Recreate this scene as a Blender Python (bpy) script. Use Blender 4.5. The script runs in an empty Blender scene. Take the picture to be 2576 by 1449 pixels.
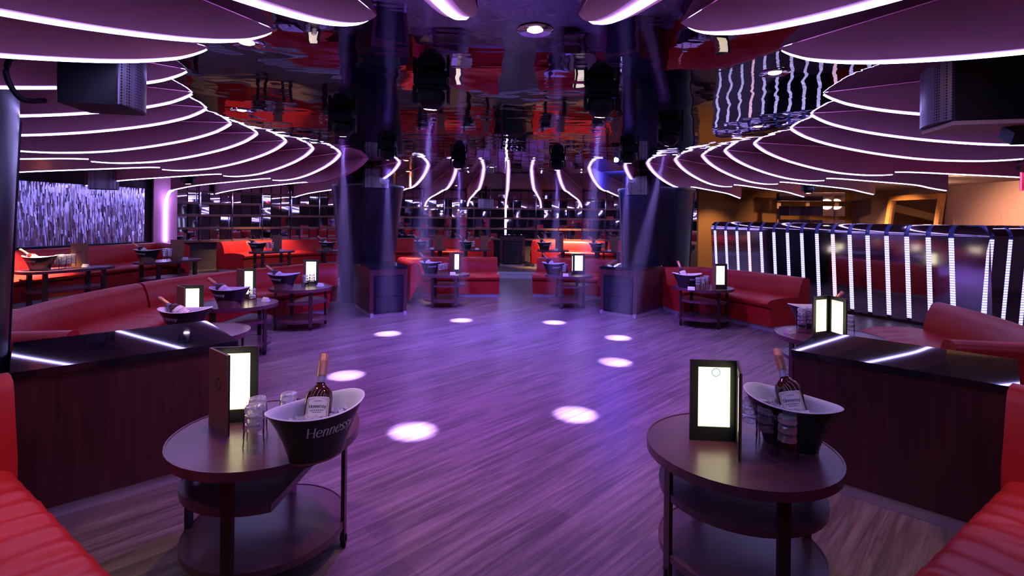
import bpy, bmesh, math, random
from mathutils import Vector, Matrix
random.seed(7)
PI = math.pi
C = bpy.context.scene.collection
sc = bpy.context.scene

# ------------------------------------------------------------------ camera
W, H = 2576, 1449
EYE = 1.5
cam_d = bpy.data.cameras.new('camera')
cam = bpy.data.objects.new('camera', cam_d)
C.objects.link(cam)
cam_d.sensor_width = 36.0
cam_d.lens = 18.0
cam_d.shift_y = -(724.5 - 548.0) / W
cam_d.clip_start = 0.05
cam.location = (0, 0, EYE)
cam.rotation_euler = (Matrix.Rotation(PI / 2, 3, 'X') @ Matrix.Rotation(math.radians(0.6), 3, 'Z')).to_euler()
sc.camera = cam

# ------------------------------------------------------------------ world, exposure
w = bpy.data.worlds.new('world')
sc.world = w
w.use_nodes = True
w.node_tree.nodes['Background'].inputs[0].default_value = (0.02, 0.01, 0.035, 1)
w.node_tree.nodes['Background'].inputs[1].default_value = 0.6
vs = sc.view_settings
vs.view_transform = 'Standard'
vs.look = 'None'
vs.gamma = 1.0
vs.exposure = 0.0
vs.use_curve_mapping = False
cy = sc.cycles
cy.use_denoising = True
cy.max_bounces = 5
cy.diffuse_bounces = 2
cy.glossy_bounces = 3
cy.transmission_bounces = 5
cy.transparent_max_bounces = 40
cy.volume_bounces = 0
cy.caustics_reflective = False
cy.caustics_refractive = False
cy.sample_clamp_indirect = 4.0
cy.use_light_tree = False
cy.use_adaptive_sampling = True
cy.adaptive_threshold = 0.03

# light strengths
LED_K = 18.0
BAR_K = 1.5
PAGE_K = 1.55
BEAM_W = 8500.0
WASH_W = 200.0
DOWN_W = 55.0

def lamp(name, kind, loc, target, watts, col, size=0.05, angle=60, blend=0.5):
    d = bpy.data.lights.new(name, kind)
    d.energy = watts
    d.color = col
    if kind == 'SPOT':
        d.spot_size = math.radians(angle)
        d.spot_blend = blend
    d.shadow_soft_size = size
    o = bpy.data.objects.new(name, d)
    C.objects.link(o)
    o.location = loc
    v = Vector(target) - Vector(loc)
    o.rotation_euler = v.to_track_quat('-Z', 'Y').to_euler()
    return o

# ------------------------------------------------------------------ materials
MATS = {}
def mat(name, col, rough=0.5, metal=0.0, emit=None, ek=0.0, **kw):
    m = bpy.data.materials.new(name)
    m.use_nodes = True
    b = m.node_tree.nodes['Principled BSDF']
    b.inputs['Base Color'].default_value = (*col, 1)
    b.inputs['Roughness'].default_value = rough
    b.inputs['Metallic'].default_value = metal
    if emit:
        b.inputs['Emission Color'].default_value = (*emit, 1)
        b.inputs['Emission Strength'].default_value = ek
    for k, v in kw.items():
        b.inputs[k].default_value = v
    MATS[name] = m
    return m

def nd(m, t, **kw):
    n = m.node_tree.nodes.new(t)
    for k, v in kw.items():
        setattr(n, k, v)
    return n
def lk(m, a, b):
    m.node_tree.links.new(a, b)
def rot_coords(m, ang, scale):
    tc = nd(m, 'ShaderNodeTexCoord')
    a = nd(m, 'ShaderNodeMapping'); a.inputs['Rotation'].default_value = (0, 0, ang)
    b = nd(m, 'ShaderNodeMapping'); b.inputs['Scale'].default_value = scale
    lk(m, tc.outputs['Object'], a.inputs['Vector']); lk(m, a.outputs['Vector'], b.inputs['Vector'])
    return b.outputs['Vector']
def bsdf(m):
    return m.node_tree.nodes['Principled BSDF']
def coords(m, scale=(1, 1, 1), rot=(0, 0, 0), out='Object'):
    tc = nd(m, 'ShaderNodeTexCoord')
    mp = nd(m, 'ShaderNodeMapping')
    mp.inputs['Scale'].default_value = scale
    mp.inputs['Rotation'].default_value = rot
    lk(m, tc.outputs[out], mp.inputs['Vector'])
    return mp.outputs['Vector']
def noise(m, vec, scale, detail=3, rough=0.55, dist=0.0):
    n = nd(m, 'ShaderNodeTexNoise')
    n.inputs['Scale'].default_value = scale
    n.inputs['Detail'].default_value = detail
    n.inputs['Roughness'].default_value = rough
    n.inputs['Distortion'].default_value = dist
    lk(m, vec, n.inputs['Vector'])
    return n.outputs['Fac']
def ramp(m, fac, stops):
    r = nd(m, 'ShaderNodeValToRGB')
    e = r.color_ramp.elements
    while len(e) < len(stops):
        e.new(0.5)
    for i, (p, c) in enumerate(stops):
        e[i].position = p
        e[i].color = (*c, 1)
    lk(m, fac, r.inputs['Fac'])
    return r.outputs['Color']
def bump(m, h, strength, dist=0.01):
    b = nd(m, 'ShaderNodeBump')
    b.inputs['Strength'].default_value = strength
    b.inputs['Distance'].default_value = dist
    lk(m, h, b.inputs['Height'])
    lk(m, b.outputs['Normal'], bsdf(m).inputs['Normal'])

# red leather
leather = mat('red_leather', (0.48, 0.03, 0.022), 0.33)
v = coords(leather, out='Object')
lk(leather, ramp(leather, noise(leather, v, 3.0, 3), [(0.3, (0.42, 0.017, 0.016)), (0.7, (0.55, 0.026, 0.027))]), bsdf(leather).inputs['Base Color'])
bump(leather, noise(leather, v, 60.0, 3), 0.12, 0.004)
bsdf(leather).inputs['Coat Weight'].default_value = 0.06
bsdf(leather).inputs['Specular IOR Level'].default_value = 0.28
bsdf(leather).inputs['Coat Roughness'].default_value = 0.25
# floor boards, laid at 45 degrees
fl = mat('floor_boards', (0.16, 0.12, 0.11), 0.36)
v = rot_coords(fl, math.radians(-45), (1, 1, 1))
br = nd(fl, 'ShaderNodeTexBrick')
br.offset = 0.37
br.inputs['Scale'].default_value = 1.0
br.inputs['Brick Width'].default_value = 1.25
br.inputs['Row Height'].default_value = 0.16
br.inputs['Mortar Size'].default_value = 0.002
br.inputs['Color1'].default_value = (0.15, 0.15, 0.15, 1)
br.inputs['Color2'].default_value = (0.85, 0.85, 0.85, 1)
br.inputs['Mortar'].default_value = (0.0, 0.0, 0.0, 1)
lk(fl, v, br.inputs['Vector'])
v2 = rot_coords(fl, math.radians(-45), (1.6, 26, 1))
g = noise(fl, v2, 1.0, 6, 0.65, 0.6)
v3 = rot_coords(fl, math.radians(-45), (0.5, 7, 1))
g2 = noise(fl, v3, 1.3, 4, 0.6, 1.2)
ad = nd(fl, 'ShaderNodeMath', operation='MULTIPLY_ADD')
lk(fl, br.outputs['Color'], ad.inputs[0]); ad.inputs[1].default_value = 0.16; lk(fl, g, ad.inputs[2])
ad2 = nd(fl, 'ShaderNodeMath', operation='MULTIPLY_ADD')
lk(fl, g2, ad2.inputs[0]); ad2.inputs[1].default_value = 0.5; lk(fl, ad.outputs[0], ad2.inputs[2])
col = ramp(fl, ad2.outputs[0], [(0.45, (0.030, 0.023, 0.022)), (0.75, (0.090, 0.068, 0.064)), (1.0, (0.20, 0.155, 0.145)), ])
lk(fl, col, bsdf(fl).inputs['Base Color'])
bump(fl, g, 0.25, 0.004)
# woods
def wood(name, c0, c1, rough, scale=(22, 22, 1.2), coat=0.3):
    m = mat(name, c0, rough)
    v = coords(m, scale)
    g = noise(m, v, 1.4, 5, 0.6, 0.7)
    lk(m, ramp(m, g, [(0.3, c0), (0.72, c1)]), bsdf(m).inputs['Base Color'])
    bsdf(m).inputs['Coat Weight'].default_value = coat
    bsdf(m).inputs['Coat Roughness'].default_value = 0.2
    return m
cabwood = wood('mahogany_panel', (0.034, 0.008, 0.009), (0.080, 0.020, 0.022), 0.40)
tabwood = wood('table_veneer', (0.068, 0.022, 0.036), (0.120, 0.042, 0.060), 0.32, (2.0, 26, 2), 0.35)
tabedge = mat('table_metal', (0.055, 0.025, 0.026), 0.35, 0.4)
coverwood = wood('menu_board', (0.20, 0.085, 0.05), (0.30, 0.14, 0.085), 0.5, (60, 60, 5), 0.0)
shelfwood = wood('shelf_wood', (0.17, 0.075, 0.045), (0.26, 0.12, 0.075), 0.4, (3, 3, 30))
framewood = wood('gilt_frame', (0.42, 0.17, 0.05), (0.60, 0.28, 0.10), 0.35, (4, 4, 4))
plywood = wood('plywood', (0.60, 0.38, 0.32), (0.78, 0.54, 0.46), 0.6, (4, 40, 4), 0.0)
blacktop = mat('black_counter_top', (0.010, 0.010, 0.016), 0.03)
blk = mat('black_plastic', (0.006, 0.006, 0.009), 0.5, **{'Specular IOR Level': 0.25})
blkmat = mat('black_frame', (0.012, 0.013, 0.014), 0.5)
grille = mat('cabinet_grille', (0.006, 0.006, 0.014), 0.42)
v = coords(grille, (90, 90, 90))
bump(grille, noise(grille, v, 1.0, 1), 0.2, 0.002)
pale = mat('pale_metal_trim', (0.55, 0.50, 0.55), 0.35, 0.6)
riser = mat('pale_riser', (0.62, 0.62, 0.70), 0.45)
pill = mat('pillar_panel', (0.014, 0.013, 0.030), 0.30, 0.30)
v = coords(pill, (9, 9, 0.15))
lk(pill, ramp(pill, noise(pill, v, 1.0, 3), [(0.3, (0.008, 0.007, 0.016)), (0.7, (0.022, 0.020, 0.046))]), bsdf(pill).inputs['Base Color'])
finp = mat('fin_paint', (0.88, 0.35, 0.52), 0.7)
outc = mat('ceiling_paint', (0.30, 0.19, 0.22), 0.8)
led = mat('led_diffuser', (0.8, 0.8, 0.9), 0.4, 0.0, (0.40, 0.36, 1.0), LED_K)
ledbar = mat('led_bar_strip', (0.8, 0.8, 0.9), 0.4, 0.0, (0.58, 0.55, 1.0), BAR_K)
ledpink = mat('led_bar_strip_pink', (0.9, 0.8, 0.85), 0.4, 0.0, (1.0, 0.62, 0.85), BAR_K)
for m_ in (ledbar, ledpink):
    v = coords(m_, (1, 1, 1))
    wv = nd(m_, 'ShaderNodeTexWave', wave_type='BANDS', bands_direction='Z')
    wv.inputs['Scale'].default_value = 9.0
    lk(m_, v, wv.inputs['Vector'])
    mu = nd(m_, 'ShaderNodeMath', operation='MULTIPLY_ADD')
    lk(m_, wv.outputs['Fac'], mu.inputs[0]); mu.inputs[1].default_value = BAR_K * 1.1; mu.inputs[2].default_value = BAR_K * 0.35
    lk(m_, mu.outputs[0], bsdf(m_).inputs['Emission Strength'])
chan = mat('led_channel', (0.10, 0.13, 0.42), 0.25, 0.2)
# mirrors
cmir = mat('ceiling_mirror', (0.21, 0.16, 0.23), 0.015, 1.0)
v = coords(cmir, (1.0, 0.75, 1))
n1 = noise(cmir, v, 1.7, 2, 0.45, 0.4)
n2 = noise(cmir, coords(cmir, (0.7, 2.4, 1)), 2.2, 2, 0.5, 0.5)
ad = nd(cmir, 'ShaderNodeMath', operation='MULTIPLY_ADD')
lk(cmir, n2, ad.inputs[0]); ad.inputs[1].default_value = 0.14; lk(cmir, n1, ad.inputs[2])
bump(cmir, ad.outputs[0], 0.16, 0.05)
tile = mat('mirror_tile', (0.68, 0.64, 0.74), 0.03, 1.0)
steel = mat('polished_steel', (0.62, 0.56, 0.66), 0.09, 1.0)
bump(steel, noise(steel, coords(steel, (1, 1, 0.4)), 2.0, 2), 0.12, 0.02)
chrome = mat('chrome', (0.75, 0.73, 0.78), 0.08, 1.0)
rain = mat('rain_glass', (0.60, 0.56, 0.86), 0.20, 0.90)
bump(rain, noise(rain, coords(rain, (120, 120, 8)), 1.0, 1, 0.5), 0.25, 0.003)
paper = mat('wallpaper', (0.30, 0.17, 0.17), 0.65)
v = coords(paper, (1, 130, 1))
lk(paper, ramp(paper, noise(paper, v, 1.0, 3), [(0.3, (0.26, 0.14, 0.145)), (0.7, (0.36, 0.21, 0.205))]), bsdf(paper).inputs['Base Color'])
amberw = mat('amber_wall', (0.26, 0.12, 0.035), 0.6)
darkw = mat('dark_wall', (0.06, 0.04, 0.055), 0.7)
# table ware
bblack = mat('bucket_black', (0.010, 0.010, 0.013), 0.28)
bwhite = mat('bucket_liner', (0.72, 0.72, 0.78), 0.4)
bamber = mat('bucket_foot_band', (0.34, 0.22, 0.19), 0.22, 0.7)
bink = mat('white_lettering', (0.75, 0.74, 0.80), 0.5)
cognac = mat('cognac_glass', (0.055, 0.010, 0.008), 0.08, 0.0, **{'Coat Weight': 0.25, 'Coat Roughness': 0.03, 'Specular IOR Level': 0.35})
neckg = mat('clear_neck_glass', (0.20, 0.17, 0.30), 0.05, 0.0, **{'Coat Weight': 1.0})
copper = mat('copper_capsule', (0.78, 0.33, 0.20), 0.30, 0.75)
labelp = mat('paper_label', (0.78, 0.72, 0.72), 0.6)
inkdark = mat('dark_ink', (0.03, 0.03, 0.06), 0.6)
inkgold = mat('russet_ink', (0.42, 0.22, 0.16), 0.5)
page = mat('lit_page', (0.9, 0.85, 0.6), 0.5, 0.0, (1.0, 0.93, 0.56), PAGE_K)
pageink = mat('page_ink', (0.30, 0.42, 0.46), 0.6, 0.0, (0.36, 0.46, 0.46), 0.9)
tentp = mat('tent_card', (0.72, 0.72, 0.80), 0.5)
lamphot = mat('warm_lamp', (1, 0.8, 0.6), 0.4, 0.0, (1.0, 0.55, 0.20), 26.0)
lensm = mat('violet_lens', (0.9, 0.8, 1), 0.3, 0.0, (0.72, 0.52, 1.0), 30.0)
signred = mat('red_sign_glow', (0.8, 0.05, 0.1), 0.4, 0.0, (1.0, 0.04, 0.10), 5.0)
signpan = mat('red_sign_acrylic', (0.35, 0.02, 0.08), 0.15, 0.0, (1.0, 0.05, 0.18), 0.25)
def thin_glass(name, tint, gl, extra=0.0, milk=0.0, facets=False):
    m = bpy.data.materials.new(name)
    m.use_nodes = True
    nt = m.node_tree
    nt.nodes.remove(nt.nodes['Principled BSDF'])
    out = nt.nodes['Material Output']
    tr = nt.nodes.new('ShaderNodeBsdfTransparent'); tr.inputs[0].default_value = (*tint, 1)
    g = nt.nodes.new('ShaderNodeBsdfGlossy'); g.inputs['Roughness'].default_value = 0.04
    f = nt.nodes.new('ShaderNodeFresnel'); f.inputs[0].default_value = gl
    if facets:
        bp_ = nt.nodes.new('ShaderNodeBump'); bp_.inputs['Strength'].default_value = 0.6; bp_.inputs['Distance'].default_value = 0.004
        lk(m, noise(m, coords(m), 90.0, 1), bp_.inputs['Height'])
        nt.links.new(bp_.outputs[0], g.inputs['Normal'])
    ma = nt.nodes.new('ShaderNodeMath'); ma.operation = 'ADD'; ma.inputs[1].default_value = extra
    mx = nt.nodes.new('ShaderNodeMixShader')
    nt.links.new(f.outputs[0], ma.inputs[0]); nt.links.new(ma.outputs[0], mx.inputs[0])
    nt.links.new(tr.outputs[0], mx.inputs[1]); nt.links.new(g.outputs[0], mx.inputs[2])
    last = mx
    if milk:
        df = nt.nodes.new('ShaderNodeBsdfTranslucent'); df.inputs[0].default_value = (0.9, 0.9, 1.0, 1)
        d2_ = nt.nodes.new('ShaderNodeBsdfDiffuse'); d2_.inputs[0].default_value = (0.9, 0.9, 1.0, 1)
        ds = nt.nodes.new('ShaderNodeAddShader')
        last = nt.nodes.new('ShaderNodeMixShader'); last.inputs[0].default_value = milk
        nt.links.new(df.outputs[0], ds.inputs[0]); nt.links.new(d2_.outputs[0], ds.inputs[1])
        nt.links.new(mx.outputs[0], last.inputs[1]); nt.links.new(ds.outputs[0], last.inputs[2])
    nt.links.new(last.outputs[0], out.inputs[0])
    MATS[name] = m
    return m
glassw = thin_glass('tumbler_wall', (1.0, 1.0, 1.0), 1.05, 0.014)
glassb = thin_glass('tumbler_base', (0.97, 0.97, 1.0), 1.5, 0.30, 0.13, True)
icem = mat('ice', (0.85, 0.88, 0.97), 0.12, 0.0, **{'Transmission Weight': 0.45, 'IOR': 1.3})
def haze_mat(name, dens):
    m = bpy.data.materials.new(name)
    m.use_nodes = True
    nt = m.node_tree
    nt.nodes.remove(nt.nodes['Principled BSDF'])
    s = nt.nodes.new('ShaderNodeVolumeScatter')
    s.inputs['Color'].default_value = (0.8, 0.75, 1.0, 1)
    s.inputs['Density'].default_value = dens
    nt.links.new(s.outputs[0], nt.nodes['Material Output'].inputs['Volume'])
    return m
haze = haze_mat('stage_haze', 0.018)

# ------------------------------------------------------------------ mesh helpers
class MB:
    def __init__(s):
        s.v = []; s.f = []; s.mi = []
    def add(s, vs, fs, mi=0):
        o = len(s.v)
        s.v += [tuple(p) for p in vs]
        s.f += [tuple(i + o for i in f) for f in fs]
        s.mi += [mi] * len(fs)
        return s
    def box(s, c, size, rz=0.0, mi=0, mtx=None):
        x, y, z = size[0] / 2, size[1] / 2, size[2] / 2
        ps = [Vector(p) for p in ((-x, -y, -z), (x, -y, -z), (x, y, -z), (-x, y, -z), (-x, -y, z), (x, -y, z), (x, y, z), (-x, y, z))]
        R = mtx if mtx else Matrix.Rotation(rz, 3, 'Z')
        ps = [R @ p + Vector(c) for p in ps]
        return s.add(ps, [(3, 2, 1, 0), (4, 5, 6, 7), (0, 1, 5, 4), (1, 2, 6, 5), (2, 3, 7, 6), (3, 0, 4, 7)], mi)
    def rbox(s, c, size, r=0.01, rz=0.0, mi=0, n=3):
        # box with rounded vertical edges and softened top
        x, y, z = size[0] / 2, size[1] / 2, size[2]
        pts = []
        for qx, qy, a0 in ((1, 1, 0), (-1, 1, PI / 2), (-1, -1, PI), (1, -1, 1.5 * PI)):
            for k in range(n + 1):
                a = a0 + PI / 2 * k / n
                pts.append((qx * (x - r) + r * math.cos(a), qy * (y - r) + r * math.sin(a)))
        R = Matrix.Rotation(rz, 3, 'Z')
        pts = [R @ Vector((p[0], p[1], 0)) for p in pts]
        return s.prism([(p.x + c[0], p.y + c[1]) for p in pts], c[2] - z / 2, c[2] + z / 2, mi)
    def prism(s, pts, z0, z1, mi=0):
        n = len(pts)
        vs = [(p[0], p[1], z0) for p in pts] + [(p[0], p[1], z1) for p in pts]
        fs = [tuple(range(n - 1, -1, -1)), tuple(range(n, 2 * n))] + [(i, (i + 1) % n, n + (i + 1) % n, n + i) for i in range(n)]
        return s.add(vs, fs, mi)
    def lathe(s, prof, n=24, c=(0, 0, 0), sx=1, sy=1, mi=0, caps=(True, True), mtx=None):
        vs = []; fs = []
        for r, z in prof:
            for k in range(n):
                a = 2 * PI * k / n
                p = Vector((r * sx * math.cos(a), r * sy * math.sin(a), z))
                if mtx: p = mtx @ p
                vs.append(p + Vector(c))
        for j in range(len(prof) - 1):
            for k in range(n):
                k2 = (k + 1) % n
                fs.append((j * n + k, j * n + k2, (j + 1) * n + k2, (j + 1) * n + k))
        if caps[0]: fs.append(tuple(range(n - 1, -1, -1)))
        if caps[1]: fs.append(tuple((len(prof) - 1) * n + k for k in range(n)))
        return s.add(vs, fs, mi)
    def tube(s, pts, r, n=8, mi=0):
        pts = [Vector(p) for p in pts]
        vs = []; fs = []
        up = Vector((0, 0, 1))
        for i, p in enumerate(pts):
            t = (pts[min(i + 1, len(pts) - 1)] - pts[max(i - 1, 0)]).normalized()
            a = t.cross(up)
            if a.length < 1e-3: a = t.cross(Vector((1, 0, 0)))
            a.normalize(); b = t.cross(a)
            for k in range(n):
                q = 2 * PI * k / n
                vs.append(p + (a * math.cos(q) + b * math.sin(q)) * r)
        for i in range(len(pts) - 1):
            for k in range(n):
                k2 = (k + 1) % n
                fs.append((i * n + k, i * n + k2, (i + 1) * n + k2, (i + 1) * n + k))
        fs.append(tuple(range(n - 1, -1, -1))); fs.append(tuple((len(pts) - 1) * n + k for k in range(n)))
        return s.add(vs, fs, mi)
    def mesh(s, name, mats, smooth=None):
        me = bpy.data.meshes.new(name)
        me.from_pydata(s.v, [], s.f)
        for m in (mats if isinstance(mats, (list, tuple)) else [mats]):
            me.materials.append(m)
        if any(s.mi):
            me.polygons.foreach_set('material_index', s.mi)
        bm = bmesh.new(); bm.from_mesh(me)
        bmesh.ops.recalc_face_normals(bm, faces=bm.faces)
        bm.to_mesh(me); bm.free()
        if smooth:
            me.polygons.foreach_set('use_smooth', [True] * len(me.polygons))
            me.set_sharp_from_angle(angle=math.radians(smooth))
        me.update()
        return me

def put(name, me, parent=None, loc=(0, 0, 0), mtx=None):
    o = bpy.data.objects.new(name, me)
    C.objects.link(o)
    if parent is not None: o.parent = parent
    if mtx is not None: o.matrix_local = mtx
    else: o.location = loc
    return o
def obj(name, mb, mats, parent=None, smooth=None, loc=(0, 0, 0), mtx=None):
    return put(name, mb.mesh(name, mats, smooth), parent, loc, mtx)
def tag(o, label, cat, group=None):
    o['label'] = label; o['category'] = cat
    if group: o['group'] = group
    return o
def thing(name, label, cat, loc=(0, 0, 0), rz=0.0, group=None):
    o = bpy.data.objects.new(name, None)
    C.objects.link(o)
    o.empty_display_size = 0.1
    o.location = loc; o.rotation_euler = (0, 0, rz)
    return tag(o, label, cat, group)
def struct(name, mb, mats, smooth=None, parent=None):
    o = obj(name, mb, mats, parent, smooth)
    if parent is None: o['kind'] = 'structure'
    return o

def normals2(path):
    out = []
    n = len(path)
    for i in range(n):
        ds = []
        if i > 0: ds.append((Vector(path[i]) - Vector(path[i - 1])).normalized())
        if i < n - 1: ds.append((Vector(path[i + 1]) - Vector(path[i])).normalized())
        nn = [Vector((-d.y, d.x)) for d in ds]
        m = sum(nn, Vector((0, 0))).normalized()
        out.append(m / max(0.4, m.dot(nn[0])))
    return out
def fillet(path, r, n=6):
    path = [Vector(p) for p in path]
    out = [path[0]]
    for i in range(1, len(path) - 1):
        a, b, c = path[i - 1], path[i], path[i + 1]
        u = (a - b); w_ = (c - b)
        t = min(r, u.length * 0.45, w_.length * 0.45)
        p, q = b + u.normalized() * t, b + w_.normalized() * t
        for k in range(n + 1):
            s_ = k / n
            out.append(p * (1 - s_) ** 2 + b * 2 * s_ * (1 - s_) + q * s_ * s_)
    out.append(path[-1])
    return out
def resample(path, step):
    path = [Vector(p) for p in path]
    out = [path[0].copy()]
    for a, b in zip(path, path[1:]):
        L = (b - a).length
        k = max(1, int(math.ceil(L / step)))
        for i in range(1, k + 1):
            out.append(a.lerp(b, i / k))
    return out
def sweep(path, prof, side=1, z0=0.0, disp=None):
    ns = normals2(path)
    vs = []; fs = []
    m = len(prof)
    s_ = 0.0
    for i, p in enumerate(path):
        if i: s_ += (Vector(path[i]) - Vector(path[i - 1])).length
        for n_, z in prof:
            q = Vector(p) + ns[i] * n_ * side
            dz = disp(s_, n_, z) if disp else 0.0
            vs.append((q.x, q.y, z + z0 + dz))
    for i in range(len(path) - 1):
        for k in range(m):
            k2 = (k + 1) % m
            fs.append((i * m + k, i * m + k2, (i + 1) * m + k2, (i + 1) * m + k))
    fs.append(tuple(range(m - 1, -1, -1)))
    fs.append(tuple((len(path) - 1) * m + k for k in range(m)))
    return MB().add(vs, fs)
CY = 5.6
def arc(r, a0, a1, n=16, cy=CY):
    return [Vector((r * math.sin(math.radians(a0 + (a1 - a0) * k / n)), cy + r * math.cos(math.radians(a0 + (a1 - a0) * k / n)))) for k in range(n + 1)]

# ------------------------------------------------------------------ lettering (pen strokes with thick stems)
def catmull(pts, n=6):
    P = [Vector(p) for p in pts]
    if len(P) == 2: return P
    out = []
    for i in range(len(P) - 1):
        p0 = P[max(i - 1, 0)]; p1 = P[i]; p2 = P[i + 1]; p3 = P[min(i + 2, len(P) - 1)]
        for k in range(n):
            t = k / n
            out.append(0.5 * ((2 * p1) + (p2 - p0) * t + (2 * p0 - 5 * p1 + 4 * p2 - p3) * t * t + (3 * p1 - p0 - 3 * p2 + p3) * t ** 3))
    out.append(P[-1])
    return out
GL = {
 'H': (1.25, [[(.18, 0), (.18, 1.42)], [(1.02, 0), (1.02, 1.42)], [(.18, .74), (1.02, .74)], [(.03, 0.03), (.33, 0.03)], [(.03, 1.40), (.33, 1.40)], [(.87, .03), (1.17, .03)], [(.87, 1.40), (1.17, 1.40)]]),
 'e': (.88, [[(.12, .56), (.74, .56)], [(.74, .56), (.70, .86), (.45, 1.0), (.17, .83), (.09, .5), (.2, .15), (.48, 0), (.76, .2)]]),
 'n': (.95, [[(.18, 0), (.18, 1.0)], [(.18, .72), (.38, .96), (.62, .93), (.72, .68), (.72, 0)], [(.05, .03), (.31, .03)], [(.59, .03), (.85, .03)], [(.06, .97), (.18, .97)]]),
 's': (.72, [[(.58, .84), (.40, 1.0), (.16, .90), (.14, .70), (.36, .53), (.58, .36), (.57, .12), (.34, 0), (.08, .16)]]),
 'y': (.84, [[(.08, 1.0), (.44, .04)], [(.76, 1.0), (.44, .04), (.26, -.40), (.06, -.42)], [(-.02, .98), (.22, .98)], [(.62, .98), (.88, .98)]]),
 'E': (.95, [[(.15, 0), (.15, 1.4)], [(.15, 1.36), (.8, 1.36)], [(.15, .72), (.7, .72)], [(.15, .05), (.82, .05)]]),
 'X': (1.0, [[(.08, 0), (.88, 1.4)], [(.08, 1.4), (.88, 0)]]),
 'I': (.4, [[(.2, 0), (.2, 1.4)]]),
 'T': (.95, [[(.47, 0), (.47, 1.4)], [(.05, 1.36), (.9, 1.36)]]),
 'R': (.98, [[(.15, 0), (.15, 1.4)], [(.15, 1.36), (.55, 1.36), (.78, 1.05), (.55, .72), (.15, .70)], [(.5, .7), (.85, 0)]]),
 'v': (.8, [[(.06, 1.0), (.38, 0)], [(.7, 1.0), (.38, 0)]]),
 'r': (.62, [[(.15, 0), (.15, 1.0)], [(.15, .7), (.35, .96), (.56, .92)]]),
 'd': (.95, [[(.75, 0), (.75, 1.42)], [(.75, .7), (.5, 1.0), (.15, .75), (.15, .25), (.45, 0), (.75, .3)]]),
}
def word_quads(text, thick=0.15, thin=0.06, shear=0.0):
    x = 0.0; quads = []
    for ch in text:
        adv, strokes = GL[ch]
        for st in strokes:
            pts = catmull(st, 5) if len(st) > 2 else [Vector(st[0]), Vector(st[0]).lerp(Vector(st[1]), .5), Vector(st[1])]
            L = []; R = []
            for i, p in enumerate(pts):
                t = (pts[min(i + 1, len(pts) - 1)] - pts[max(i - 1, 0)])
                if t.length < 1e-6: t = Vector((1, 0))
                t.normalize()
                wd = thin + (thick - thin) * abs(t.y) ** 1.5
                nrm = Vector((-t.y, t.x)) * wd / 2
                a, b = p + nrm, p - nrm
                L.append((a.x + x + shear * a.y, a.y)); R.append((b.x + x + shear * b.y, b.y))
            for i in range(len(pts) - 1):
                quads.append((L[i], R[i], R[i + 1], L[i + 1]))
        x += adv
    return quads, x
def letters(text, mapf, thick=0.15, thin=0.06, shear=0.0):
    """mapf(u, v) -> 3D with u in 0..1 of the word width and v in x-heights relative to that width"""
    q, wd = word_quads(text, thick, thin, shear)
    mb = MB()
    for quad in q:
        mb.add([mapf(p[0] / wd, p[1] / wd) for p in quad], [(0, 1, 2, 3)])
    return mb
def ring2(mapf, r, wd, n=28, a0=0, a1=2 * PI):
    mb = MB()
    for k in range(n):
        a, b = a0 + (a1 - a0) * k / n, a0 + (a1 - a0) * (k + 1) / n
        mb.add([mapf(math.cos(t) * q, math.sin(t) * q) for t, q in ((a, r - wd), (a, r + wd), (b, r + wd), (b, r - wd))], [(0, 1, 2, 3)])
    return mb

# ================================================================== THE SETTING
CEIL = 2.35
mb = MB().add([(-13, -4, 0), (13, -4, 0), (13, 19, 0), (-13, 19, 0)], [(0, 1, 2, 3)])
struct('floor', mb, fl)
# mirrored ceiling inside the ring, painted ceiling outside
def ell(rx, ry, n=72, cyy=5.5):
    return [(rx * math.cos(2 * PI * k / n), cyy + ry * math.sin(2 * PI * k / n)) for k in range(n)]
inn = ell(3.35, 4.35)
mb = MB(); n = len(inn)
mb.add([(p[0], p[1], CEIL) for p in inn], [tuple(range(n - 1, -1, -1))])
struct('ceiling', mb, cmir)
mb = MB()
outr = []
for p in inn:
    d = Vector((p[0], p[1] - 5.5)); d.normalize()
    t = min(13 / abs(d.x) if abs(d.x) > 1e-6 else 1e9, (13.5 if d.y > 0 else 9.5) / abs(d.y) if abs(d.y) > 1e-6 else 1e9)
    outr.append((d.x * t, 5.5 + d.y * t))
for i in range(n):
    j = (i + 1) % n
    mb.add([(*inn[i], CEIL), (*inn[j], CEIL), (*outr[j], CEIL), (*outr[i], CEIL)], [(3, 2, 1, 0)])
struct('ceiling_surround', mb, outc)
# raised platform for the outer booths
def rstep(a):
    t = min(1, max(0, (abs(a) - 18) / 30))
    return 7.1 * (1 - t) + 6.25 * t
PZ = 0.15
pa = [Vector((rstep(a) * math.sin(math.radians(a)), CY + rstep(a) * math.cos(math.radians(a)))) for a in range(-125, 37, 3)]
pb = [Vector((12.6 * math.sin(math.radians(a)), CY + 12.6 * math.cos(math.radians(a)))) for a in range(-125, 37, 3)]
mb = MB()
for i in range(len(pa) - 1):
    mb.add([(*pa[i], PZ), (*pa[i + 1], PZ), (*pb[i + 1], PZ), (*pb[i], PZ)], [(0, 1, 2, 3)])
    mb.add([(*pa[i], 0), (*pa[i + 1], 0), (*pa[i + 1], PZ), (*pa[i], PZ)], [(0, 1, 2, 3)])
o = struct('floor_platform', mb, fl)
struct('trim_1', sweep(pa, [(-0.012, 0.10), (-0.012, PZ + 0.006), (0.05, PZ + 0.006), (0.05, PZ + 0.001), (-0.002, 0.10)], 1), riser, 30)
struct('trim_2', sweep(pa, [(0.0, 0.0), (-0.006, 0.0), (-0.006, 0.094), (0.0, 0.094)], 1), riser, 30)

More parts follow.
